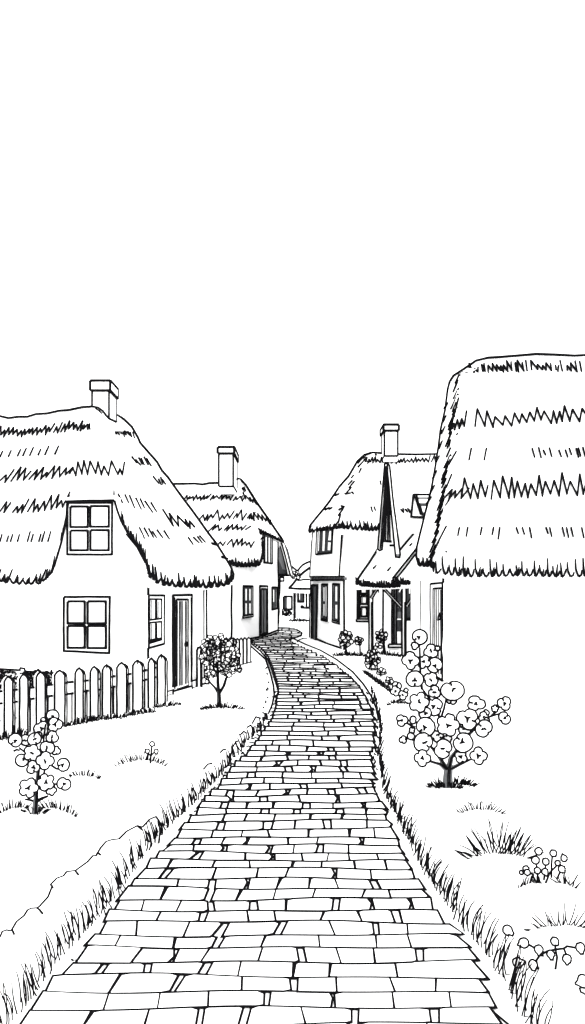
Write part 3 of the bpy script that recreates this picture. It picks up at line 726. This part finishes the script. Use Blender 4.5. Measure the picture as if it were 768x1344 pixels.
def timber(m, a, b_, Y, wpx, th=.12, w=1.7, mt=WHITE):
    dx, dy = b_[0] - a[0], b_[1] - a[1]; L = math.hypot(dx, dy); nx, ny = -dy / L * wpx / 2, dx / L * wpx / 2
    q = [(a[0] + nx, a[1] + ny), (b_[0] + nx, b_[1] + ny), (b_[0] - nx, b_[1] - ny), (a[0] - nx, a[1] - ny)]
    pl = frontal(Y); m.slab(q, pl, th, mt); m.ink([q[0], q[1]], pl, w, .2); m.ink([q[2], q[3]], pl, w, .2)
for (x0, x1, y1) in ((484.2, 489.5, 856), (527.6, 533, 860.5)):
    p = MB(); timber(p, ((x0 + x1) / 2, 767), ((x0 + x1) / 2, y1), 25.45, x1 - x0)
    p.ink([(x0 + 3.6, 790), (x0 + 3.6, y1)], 25.44, 1.4 if x0 < 500 else .9, m=INK)
    T.part('post', p)
for a, b_ in (((497.4, 769), (487, 785.6)), ((500.5, 769), (526.6, 797)), ((552.6, 769), (534, 795.5))):
    p = MB(); timber(p, a, b_, 25.4, 3.0, .1, 1.5); T.part('brace', p)
r = MB(); r.ink([(502.8, 772), (502.8, 838)], front, 1.6); r.ink([(496.5, 770), (497, 778)], front, 1); T.part('wall_batten', r)

# ---------------------------------------------------------------- far cottages at the bend
T = Thing('thatched_cottage', 'tiny far cottage with low eave at the end of the lane', 'cottage', Vector((1, 57, 0)))
fp = frontal(54.5); sp_ = 54.3
m = MB(); m.slab(rect(386, 772, 425, 812.4), fp, 3)
m.ink([(386, 773), (386, 812)], 54.4, 2); m.ink([(387.5, 773), (387.5, 811)], 54.4, 1.1); T.part('wall', m)
r = MB(); rp = Plane(P(380, 772.5, 53.5), P(407, 773, 53.5), P(400, 748, 57))
r.slab([(379.6, 772), (391, 759), (406, 745.7), (430, 740), (430, 774)], rp, .3)
r.ink([(379.6, 772), (385, 766), (391, 758), (398, 751.5), (406, 745.7), (409, 744)], rp.shift(.05), 2.4); r.ink([(379.6, 772), (393, 773), (409, 773)], rp.shift(.05), 2.3)
r.ink([(391, 762), (400, 760.5), (407, 760.3)], rp.shift(.05), 1.3); T.part('roof', r)
darkwin(T, fp, rect(391.3, 776, 398.5, 790), [rect(393, 778, 393.7, 787)], w=1.5)
darkwin(T, fp, rect(402.5, 776, 410, 798), [rect(403.6, 778, 404.8, 796)], w=1.4)
s_ = MB(); s_.ink([(394.5, 796), (397, 795.5), (399, 797), (394.5, 797.5), (400, 798), (406, 798.3)], fp.shift(.1), 1.5); T.part('flower_box', s_)
T = Thing('thatched_cottage', 'faintest far white cottage with rounded roofs, seen over the bend', 'cottage', Vector((0, 66, 0)))
fp = frontal(62)
m = MB(); m.slab(rect(360, 770, 400, 806), fp, 3); T.part('wall', m)
r = MB(); fq = fp.shift(.6)
q = [(360, 742), (377.3, 742), (383.5, 743.5), (389.6, 748.8), (398, 741), (407.5, 736.8), (425, 735), (425, 776), (360, 776)]
r.slab(q, fq, 3.5); r.ink([(374, 741), (378, 742), (383.5, 744), (390.5, 749.5)], fq.shift(.05), 1.9); r.ink([(391, 749), (394, 745), (398, 741), (403, 738.5), (409, 736.5)], fq.shift(.05), 1.9); T.part('roof', r)
d = MB(); d.slab(rect(372.5, 783, 383, 799.5), fp, .1, WHITE, .05); d.ink(rect(372.5, 783, 383, 799.5), fp.shift(.05), 1.8, .2, True)
d.slab(rect(372.8, 784, 376.8, 799), fp, .05, DARK, .08); T.part('door', d)

# ================================================================== FENCES
def at_ground(x, line):  # ground line of a fence in px -> base y
    (xa, ya), (xb, yb) = line; return ya + (yb - ya) * (x - xa) / (xb - xa)
ga, gb = G(0, 970), G(217, 924)
fpl = vplane(ga, gb)
T = Thing('picket_fence', 'white picket fence with round-topped boards in front of the left cottage', 'fence', ga.lerp(gb, .5))
pk = [(-16, -6, 890, 975), (6, 16.7, 888, 968), (26, 36.5, 885, 964), (48, 59, 882, 959), (72, 85, 880, 954), (99, 109, 877, 948), (119, 128.5, 875, 943), (135, 145, 872.7, 940.5), (153.7, 165.6, 870, 939), (174.6, 186.5, 867, 932), (195, 202.5, 864, 930), (207, 216.7, 859.6, 924)]
for x0, x1, t, b_ in pk:
    m = MB(); w = x1 - x0; xm = (x0 + x1) / 2
    q = [(x0, b_), (x0, t + 6.5), (x0 + w * .22, t + 2.2), (xm, t), (x1 - w * .22, t + 2.4), (x1, t + 6.5), (x1, b_)]
    m.slab(q, fpl, .05, WHITE, .04); m.ink(q, fpl.shift(.042), 2, .3)
    # visible thickness of the board
    m.slab([(x1, b_ - 2), (x1, t + 6), (x1 + 2.6, t + 8), (x1 + 2.6, b_ - 3)], fpl, .03, WHITE, .0)
    m.ink([(x1 - 2, t + 1.5), (x1 + 1.6, t + 4.5), (x1 + 2.8, t + 9), (x1 + 2.6, b_ - 3)], fpl, 1.5)
    m.ink([(xm, t + .4), (xm + .3, t + 5)], fpl.shift(.044), 1) if R(0, 1) < .3 else None
    T.part('picket', m)
RT = [(-30, 912), (0, 907.5), (20, 905.5), (62, 899.5), (90, 895.6), (112, 893.5), (131, 891), (149, 887.7), (169, 885), (190, 880), (210, 874.5)]
RB = [(-30, 926), (0, 923.5), (20, 921.5), (62, 914), (90, 911), (112, 907), (131, 905), (149, 901.5), (169, 897.5), (190, 892.5), (210, 887)]
m = MB(); m.slab(RT + RB[::-1], fpl, .05, WHITE, -.012); m.ink(RT, fpl.shift(-.01), 2.4); m.ink(RB, fpl.shift(-.01), 2.4); T.part('rail', m)
# second rail's support boards seen behind
for x, t, b_ in ((-3, 925, 970), (40.5, 918, 962), (64, 914, 958), (95, 911, 950), (114.5, 907, 945), (150, 902, 940), (171, 898, 934), (190.5, 893, 930), (204.5, 889, 926), (96.6, 882, 900)):
    m = MB(); m.slab(rect(x - 2, t, x + 2, b_), fpl, .03, WHITE, -.08); m.ink([(x - .6, t), (x - .6, b_)], fpl.shift(-.08), 1.1); T.part('back_board', m)
# low hedge behind it
m = MB(); hp = Plane(G(-10, 950), G(76, 935), G(-10, 950) + Vector((0, 0, 1)))
hq = [(-20, 877), (0, 878.3), (30, 880.5), (50, 883.5), (74, 884), (76, 899), (60, 905), (-20, 925)]
m.slab([(-20, 877), (0, 878), (30, 880), (50, 883), (76, 884), (76, 932), (-20, 948)], hp, .3)
m.ink([(-20, 877), (0, 878), (26, 879.6), (27, 876.8), (32, 877.6), (33, 881), (47, 882), (50, 879), (53, 881), (54, 883), (75, 883.5)], hp.shift(.02), 1.9)
for i in range(210):
    x = R(-8, 76); y = R(881, 901 if x > 18 else 905)
    a = R(0, 6.28); L = R(1, 3.2); m.ink([(x, y), (x + math.cos(a) * L, y + math.sin(a) * L), (x + math.cos(a + 1.4) * L * 1.3, y + math.sin(a + 1.4) * L)], hp.shift(.02), 1.3, .1)
single('hedge', m, 'low clipped hedge scribbled dark behind the left end of the picket fence', 'hedge', G(30, 943))
# far fence beside the little tree
ga, gb = G(270, 884), G(330, 869); fq = vplane(ga, gb)
T = Thing('picket_fence', 'short close-boarded picket fence behind the small round tree', 'fence', ga.lerp(gb, .5))
xs = [271 + i * 4.85 for i in range(12)]
for i, x in enumerate(xs):
    t = 837 + R(-1, 2) - (2 if i == 11 else 0); b_ = at_ground(x, ((270, 884), (330, 869)))
    m = MB(); w = 3.6 if i < 11 else 4.2; q = [(x, b_), (x, t + 2), (x + w / 2, t), (x + w, t + 2), (x + w, b_ - 1)]
    m.slab(q, fq, .04, WHITE, .03); m.ink(q, fq.shift(.03), 1.5, .2); m.slab(rect(x + w, t + 4, x + w + 1.3, b_ - 1), fq, .02, DARK, .0)
    T.part('picket', m)
m = MB(); m.slab([(270, 848), (329, 846), (329, 849), (270, 852)], fq, .04, WHITE, -.05); T.part('rail', m)
m = MB(); m.ink([(305, 876), (318, 873), (331, 869.5)], fq.shift(.04), 2.2); T.part('base_board', m)
gp = G(262, 902); m = MB(); pf = frontal(gp.y); q = [(258.8, 901), (258.8, 854), (259.8, 850.5), (261.8, 849.6), (263.8, 851), (264.7, 854), (264.7, 902)]
m.slab(q, pf, .12); m.ink(q, pf, 2.1, .2); m.ink([(263, 853), (263.2, 901)], pf.shift(.003), .9); m.ink([(264.7, 870), (268, 869)], pf, 1.6); m.ink([(264.7, 898), (270, 897), (271, 893)], pf, 1.4)
single('gate_post', m, 'single round-topped white post between the left door and the small tree', 'post', gp)

# ================================================================== PLANTS
def petal_head(m, px, py, r, Y, lobes=None, w=1.9, mark=True, sx=1.0):
    lobes = lobes or random.choice([1, 1, 2, 3, 3, 4, 5]); ph = R(0, 6.28); N = 36
    c = P(px, py, Y); rr = r / F * Y
    f = (c - EYE).normalized(); tilt = Vector((R(-.25, .25), 0, R(-.2, .2))); f = (f + tilt).normalized()
    u = f.cross(Vector((0, 0, 1))).normalized(); v = u.cross(f)
    ring = []
    for i in range(N):
        t = 2 * math.pi * i / N
        k = (.6 + .43 * abs(math.sin(lobes * (t + ph) / 2)) ** .45) * R(.97, 1.03)
        ring.append(c + (u * math.cos(t) * sx + v * math.sin(t)) * rr * k)
    b = len(m.v); m.v += ring + [c - f * rr * .28, c + f * rr * .45]
    mid = []
    for i in range(N):
        j = (i + 1) % N; m.face((b + i, b + j, b + N), WHITE); m.face((b + j, b + i, b + N + 1), WHITE)
    m.tube([p + Vector((0, -.001, 0)) for p in ring] + [ring[0]], [w / 2 / F * Y] * (N + 1), INK, 5)
    if mark:
        cc = c - f * rr * .24; a0 = ph
        for k in range(random.choice([2, 3])):
            a = a0 + k * 2.1 + R(-.3, .3)
            L = rr * R(.25, .42)
            e = cc + (u * math.cos(a) + v * math.sin(a)) * L
            m.tube([cc - f * rr * .02, e], [w * .8 / F * Y, w * .3 / F * Y], INK, 5)
        if lobes <= 3:  # cleft running in from the rim
            i = int((-ph % 6.28) / 6.28 * N) % N
            m.tube([ring[i], ring[i].lerp(cc, .5) - f * rr * .1], [w / 2 / F * Y] * 2, INK, 5)
def branch(m, pts, Y, w0, w1, mt=GREY, edge=True):
    n = len(pts); p3 = [P(x, y, Y) for x, y in pts]
    rr = [(w0 + (w1 - w0) * i / (n - 1)) / 2 / F * Y for i in range(n)]
    m.tube(p3, rr, mt, 7)
    if edge:
        for s in (-1, 1, 0, .5):
            q = [P(x + s * .9 * (w0 + (w1 - w0) * i / (n - 1)) / 2, y, Y - (.012 if abs(s) < 1 else 0) - (rr[i] if abs(s) < 1 else 0)) for i, (x, y) in enumerate(pts)]
            m.tube(q, [.5 / F * Y] * n, INK, 4)
# big blossom bush
base = G(588, 1033); Y0 = base.y
T = Thing('blossom_bush', 'tallest flowering bush with big round blossoms beside the right cottage corner', 'bush', base, 'flowering bushes')
m = MB()
branch(m, [(588, 1033), (588, 1020), (589, 1006)], Y0, 13, 10)
branch(m, [(586, 1010), (578, 1003), (564, 999)], Y0, 6, 3); branch(m, [(587, 1010), (577, 994), (566, 980)], Y0, 6, 2.5)
branch(m, [(590, 1010), (602, 1004), (617, 997)], Y0, 6, 3); branch(m, [(589, 1010), (592, 995), (600, 984)], Y0, 7, 4)
T.part('trunk', m)
for q in ([(580, 960), (578, 945), (583, 930), (586, 916)], [(578, 945), (571, 925), (560, 912), (553, 902)], [(554, 905), (552, 885), (551, 850)], [(545, 955), (536, 950), (530, 947)], [(545, 972), (537, 969), (530, 970)], [(612, 968), (622, 958), (632, 945), (645, 940), (655, 937)], [(645, 940), (650, 935), (652, 930)], [(600, 984), (608, 978), (618, 970)], [(620, 932), (616, 934)], [(640, 940), (637, 934)]):
    m = MB(); branch(m, q, Y0, 2.8, 1.6, INK, False); T.part('twig', m)
BL = [(203, 108, 42, 0), (180, 152, 20, 0), (265, 182, 38, 0), (300, 165, 14, 0), (158, 230, 47, 0), (228, 237, 36, 0), (288, 258, 42, 0), (180, 333, 47, 0), (265, 330, 38, 0), (285, 397, 33, 0), (375, 440, 26, 0), (378, 385, 55, 1), (280, 475, 48, 0), (235, 510, 34, 0), (202, 452, 54, 1), (505, 458, 40, 1), (655, 457, 37, 0), (656, 535, 33, 0), (605, 485, 19, 0), (560, 505, 16, 0), (545, 530, 28, 0), (562, 545, 14, 0), (545, 590, 46, 1), (445, 590, 34, 0), (460, 540, 57, 1), (112, 548, 31, 0), (170, 545, 20, 0), (165, 600, 16, 0), (117, 650, 20, 0), (160, 630, 20, 0), (300, 630, 34, 0), (355, 645, 22, 0), (425, 740, 34, 0), (235, 585, 52, 1), (355, 572, 60, 1), (228, 668, 53, 1), (330, 698, 50, 1), (432, 663, 54, 1), (220, 748, 43, 1), (518, 735, 45, 1)]
for i, (u, v, r_, big) in enumerate(BL):
    m = MB(); petal_head(m, 500 + u / 4.042, 810 + v / 4.042, r_ / 4.042, Y0 + .1 - .018 * i, None, 1.9, r_ > 24, 1.2 if u in (378, 505) else 1.0)
    T.part('blossom', m)
# left blossom bush
base = G(46, 1068); Y0 = base.y
T = Thing('blossom_bush', 'slender flowering bush with round blossoms in front of the left fence', 'bush', base, 'flowering bushes')
m = MB()
branch(m, [(46, 1068), (46.5, 1060), (47, 1050)], Y0, 8, 6); branch(m, [(47, 1052), (48, 1035), (50, 1015), (52, 1000)], Y0, 5, 2.5)
branch(m, [(46, 1052), (40, 1050), (33, 1049)], Y0, 2.5, 1.6, INK, False); branch(m, [(48, 1052), (55, 1048), (63, 1045)], Y0, 4, 2, INK, False)
T.part('trunk', m)
for q in ([(50, 1015), (52, 990), (57, 975), (60, 950)], [(48, 1000), (36, 990), (25, 981)], [(66, 1034), (72, 1029), (78, 1029)], [(68, 1005), (74, 1009), (80, 1010)], [(56, 948), (53, 944)], [(18, 986), (22, 984), (26, 985)], [(60, 1005), (57, 1018), (54, 1022)]):
    m = MB(); branch(m, q, Y0, 2.2, 1.5, INK, False); T.part('twig', m)
BL = [(115, 180, 26, 0), (240, 70, 29, 0), (198, 90, 14, 0), (253, 108, 33, 0), (190, 127, 34, 1), (240, 165, 28, 0), (68, 182, 32, 0), (178, 160, 20, 0), (160, 178, 32, 0), (258, 228, 20, 0), (218, 213, 32, 0), (147, 238, 38, 1), (103, 270, 30, 0), (152, 303, 30, 0), (207, 273, 40, 1), (288, 293, 30, 0), (235, 408, 24, 0), (210, 372, 39, 1), (293, 380, 31, 0), (132, 398, 44, 1)]
for i, (u, v, r_, big) in enumerate(BL):
    m = MB(); petal_head(m, u / 3.49, 920 + v / 3.49, r_ / 3.49, Y0 + .1 - .02 * i, None, 1.8, r_ > 24); T.part('blossom', m)
m = MB()
for i in range(40):
    x = 46 + R(-14, 14); y = 1068 - abs(R(-3, 3)); blade(m, x, y + R(-2, 2), x + (x - 46) * .5 + R(-2, 2), y - R(4, 9) * (1 - abs(x - 46) / 22), 1.3)
single('grass_tuft', m, 'dark scribbled grass right at the stem foot of the left flowering bush', 'grass tuft', G(46, 1068), 'separate grass tufts on the lawn')
# leafy small trees and shrubs
LOBES = [(275, 846, 11), (289, 843, 11), (303, 847, 10), (271, 865, 9), (286, 864, 12), (303, 864, 12), (311, 876, 7), (276, 884, 8), (296, 880, 8), (271, 894, 5), (311, 860, 6)]
def lobed(x, y): return any((x - a) ** 2 + (y - b_) ** 2 < (c - 1.5) ** 2 for a, b_, c in LOBES)
def leafy(name, label, cat, base_px, trunk, crown, n, r0, r1, w=1.2, extra=(), group='small leafy shrubs', scr=0):
    base = G(*base_px); Y0 = base.y; T = Thing(name, label, cat, base, group)
    m = MB()
    for q, a, b_ in trunk: branch(m, q, Y0, a * .8, b_ * .8, GREY if a > 3 else INK, a > 3)
    T.part('trunk', m)
    m = MB(); k = 0
    cxs = (crown[0] + crown[2]) / 2; cys = (crown[1] + crown[3]) / 2; rx = (crown[2] - crown[0]) / 2; ry = (crown[3] - crown[1]) / 2
    placed = []
    tries = 0
    while k < n and tries < n * 40:
        tries += 1
        x, y = R(-1, 1), R(-1, 1)
        if x * x + y * y > 1 and n < 60: continue
        px, py = cxs + x * (rx - r0), cys + y * (ry - r0)
        if n > 60 and not lobed(px, py): continue
        if any((px - a) ** 2 + (py - b_) ** 2 < (r0 * .95) ** 2 for a, b_ in placed): continue
        placed.append((px, py)); k += 1
        dY = (R(-1, 1) * rx / F * Y0) * .8
        petal_head(m, px, py, R(r0, r1), Y0 + dY, random.choice([3, 4, 5]), w, False)
        if scr and R(0, 1) < scr:
            a = R(0, 6.28); q = P(px + math.cos(a) * r0, py + math.sin(a) * r0, Y0 + dY - .03)
            m.tube([q, P(px + R(-2, 2), py + R(-2, 2), Y0 + dY - .05)], [w * .6 / F * Y0] * 2, INK, 4)
    if n > 60:
        for q in range(330):
            a = R(0, 6.28); d = math.sqrt(R(0, 1)) * .97; px, py = cxs + math.cos(a) * d * rx * 1.1, cys + math.sin(a) * d * ry * 1.1
            if not lobed(px, py): continue
            dY = R(-1, 1) * rx / F * Y0 * .7; b0 = R(0, 6.28); L = R(1.5, 4)
            m.tube([P(px + math.cos(b0 + u) * L * .6, py + math.sin(b0 + u) * L * .6, Y0 + dY) for u in (0, .9, 1.8)], [.35 / F * Y0] * 3, INK, 4)
    for (px, py, r_) in extra: petal_head(m, px, py, r_, Y0 - .1, 4, w, False)
    T.part('crown', m)
    return T
leafy('small_tree', 'small round-headed tree with forked trunk before the far left fence', 'tree', (288, 927),
      [([(288, 927), (287.5, 917), (287, 907)], 7, 5), ([(287, 910), (282, 902), (276, 896), (272, 888)], 3, 1.6), ([(288, 910), (294, 900), (297, 890), (303, 885)], 3.4, 1.6), ([(287, 908), (286, 895), (286, 880), (284, 860)], 4, 1.5), ([(286, 885), (276, 870), (272, 855)], 1.6, 1), ([(286, 885), (297, 868), (304, 852)], 1.6, 1), ([(286, 872), (291, 850), (290, 838)], 1.4, 1), ([(297, 889), (308, 878), (314, 870)], 1.4, 1)],
      (262, 831, 319, 899), 84, 2.6, 4.0, .8, [(314, 879, 4), (301, 886, 3.5), (272, 895, 3.4), (306, 882, 3)], 'leafy little trees', .8)
leafy('shrub', 'leafy shrub with a short stem at the corner of the jettied cottage', 'shrub', (455, 858), [([(455, 859), (454, 852), (453, 845)], 3, 2)], (443, 827, 465, 850), 18, 2.4, 3.3, 1.1, scr=.5)
leafy('shrub', 'smallest round shrub right of the cottage-corner shrub', 'shrub', (473, 857), [([(473, 858), (472.6, 850), (472, 844)], 1.8, 1.2)], (465, 835, 478, 848), 10, 1.9, 2.6, 1.0, scr=.5)
leafy('shrub', 'round shrub in the porch behind its two posts', 'shrub', (505, 857), [([(505, 858), (504, 850), (503, 840)], 3.2, 2)], (492, 824, 511, 845), 20, 2.0, 2.9, 1.0, [(495, 846, 2.5), (493, 850, 2.5), (499, 849, 2.5)], scr=.5)
leafy('shrub', 'low bushy shrub at the foot of the left porch post', 'shrub', (488, 880), [([(488, 881), (488, 876), (488, 870)], 1.6, 1)], (478, 852, 500, 880), 26, 2.3, 3.2, 1.1, scr=.6)
leafy('shrub', 'small trailing shrub on the right lawn next to the low bushy one', 'shrub', (500, 888), [([(500, 888), (500, 884)], 1.3, 1)], (493, 876, 508.5, 887), 8, 2.2, 3.0, 1.1, scr=.5)
leafy('shrub', 'tiny shrub above the two little blossoms near the right kerb', 'shrub', (511, 899), [([(511, 900), (511, 895)], 1.3, 1)], (505, 888, 517, 899), 7, 2.2, 3.0, 1.1, scr=.5)
leafy('shrub', 'tiny dark shrub under the doorway of the farthest white house', 'shrub', (375, 809), [([(375, 809.5), (375, 806)], 1, .8)], (368, 799, 384, 809), 14, 1.3, 1.9, .9, scr=.8)
m = MB()
Yt = 56.0
for i in range(14): petal_head(m, R(384, 394), R(751, 759), R(1.6, 2.4), Yt - R(0, 1), 3, .9, False)
m.ink([(389, 760), (389, 812)], Yt + .3, 1.0)
single('small_tree', m, 'tiny far treetop showing between the two distant roofs', 'tree', G(389, 811), 'leafy little trees')
# pair of blossoms near the kerb
base = G(524, 920); T = Thing('blossom_bush', 'little plant of two or three blossoms left of the tallest flowering bush', 'bush', base, 'flowering bushes')
m = MB(); branch(m, [(524, 921), (526, 914), (522, 905)], base.y, 1.8, 1.2, INK, False); T.part('stem', m)
for i, (x, y, r_) in enumerate([(521, 900, 6), (519, 907, 6.5), (529, 912, 6.5), (533, 906, 3), (518, 899, 5)][:4]):
    m = MB(); petal_head(m, x, y, r_, base.y - .03 * i, None, 1.6, r_ > 5); T.part('blossom', m)
# sprig with three berries
def berry(m, px, py, r, Y, w=2.2, point=0, ang=0):
    c = P(px, py, Y); rr = r / F * Y; f = (c - EYE).normalized(); u = f.cross(Vector((0, 0, 1))).normalized(); v = u.cross(f); N = 16
    ring = []
    for i in range(N):
        t = 2 * math.pi * i / N; k = R(.93, 1.07)
        if point:
            dd = abs((t - ang + math.pi) % (2 * math.pi) - math.pi)
            if dd < .3: k += .45
        ring.append(c + (u * math.cos(t) + v * math.sin(t)) * rr * k)
    b = len(m.v); m.v += ring + [c - f * rr * .8, c + f * rr * .8]
    for i in range(N): j = (i + 1) % N; m.face((b + i, b + j, b + N), WHITE); m.face((b + j, b + i, b + N + 1), WHITE)
    m.tube(ring + [ring[0]], [w / 2 / F * Y] * (N + 1), INK, 5)
base = G(198, 1002); T = Thing('berry_sprig', 'thin sprig with three round berries standing in grass on the left lawn', 'plant', base, 'berry plants'); Y0 = base.y
m = MB(); branch(m, [(197.5, 1002), (198.5, 990), (199.5, 979)], Y0, 1.6, 1.4, INK, False); branch(m, [(198, 992), (203, 987)], Y0, 1.4, 1.2, INK, False); branch(m, [(198, 992), (194, 988)], Y0, 1.4, 1.2, INK, False); T.part('stem', m)
for x, y, r_ in ((199.7, 976.5, 3), (205, 986, 2.6), (193.5, 986, 2.6)):
    m = MB(); berry(m, x, y, r_, Y0 - .02, 1.7, 1, R(0, 6)); T.part('berry', m)
# round-berried plant
base = G(716, 1160); Y0 = base.y; T = Thing('berry_plant', 'upright plant with a dozen small round berries above fanned grass, right lawn', 'plant', base, 'berry plants')
m = MB()
for q in ([(716, 1160), (722, 1145), (731, 1136)], [(724, 1152), (724, 1135), (725, 1124)], [(731, 1154), (735, 1145), (737, 1140)], [(708, 1160), (705, 1145), (704, 1134)], [(714, 1155), (716, 1140), (716, 1132)], [(705, 1160), (698, 1146), (693, 1145)]): branch(m, q, Y0, 1.9, 1.5, INK, False)
T.part('stem', m)
for u, v, r_ in ((489, 445, 21), (577, 457, 19), (642, 487, 18), (470, 498, 22), (532, 507, 19), (603, 515, 15), (628, 552, 20), (413, 550, 17), (421, 572, 17), (482, 560, 18), (527, 567, 18), (385, 572, 11)):
    m = MB(); berry(m, 600 + u / 4.571, 1020 + v / 4.571, r_ / 4.571, Y0 - R(0, .1), 2.2, R(0, 1) < .4, R(0, 6)); T.part('berry', m)
# berry branch trailing over the lawn
base = G(705, 1272); Y0 = base.y; T = Thing('berry_branch', 'low trailing branch of heart-shaped berries at the lower right', 'plant', base, 'berry plants')
m = MB(); c3 = lambda L: [(600 + a / 4.571, 1160 + b_ / 4.571) for a, b_ in L]
for q in ([(430, 365), (465, 385), (495, 430), (540, 405), (590, 395), (640, 388), (660, 375), (690, 380), (715, 385)], [(495, 430), (475, 460)], [(640, 388), (655, 425)], [(590, 390), (590, 370)], [(500, 430), (520, 432)], [(475, 460), (485, 505), (475, 512)], [(590, 395), (600, 440), (590, 512)]): branch(m, c3(q), Y0, 2.1, 2.0, INK, False)
T.part('stem', m)
for u, v, r_, a in ((400, 355, 28, 3.6), (490, 395, 25, 4.7), (585, 345, 23, 5.5), (562, 422, 22, 4.9), (740, 382, 26, 5), (660, 450, 25, 4.7), (455, 483, 25, 5), (363, 473, 28, .1), (303, 278, 27, 5.6)):
    m = MB(); berry(m, 600 + u / 4.571, 1160 + v / 4.571, r_ / 4.571, Y0 - .01, 2.3, 1, a); T.part('berry', m)
base = G(768, 1312); T = Thing('berry_branch', 'leaf cluster cut by the right picture edge near the bottom', 'plant', base, 'berry plants'); Y0 = base.y
m = MB(); branch(m, [(770, 1312), (769, 1300), (768, 1290)], Y0, 2, 1.6, INK, False); T.part('stem', m)
for x, y, r_, a in ((766, 1288, 8, 3.5), (772, 1299, 7, 3.4)):
    m = MB(); berry(m, x, y, r_, Y0, 2.2, 1, a); T.part('berry', m)
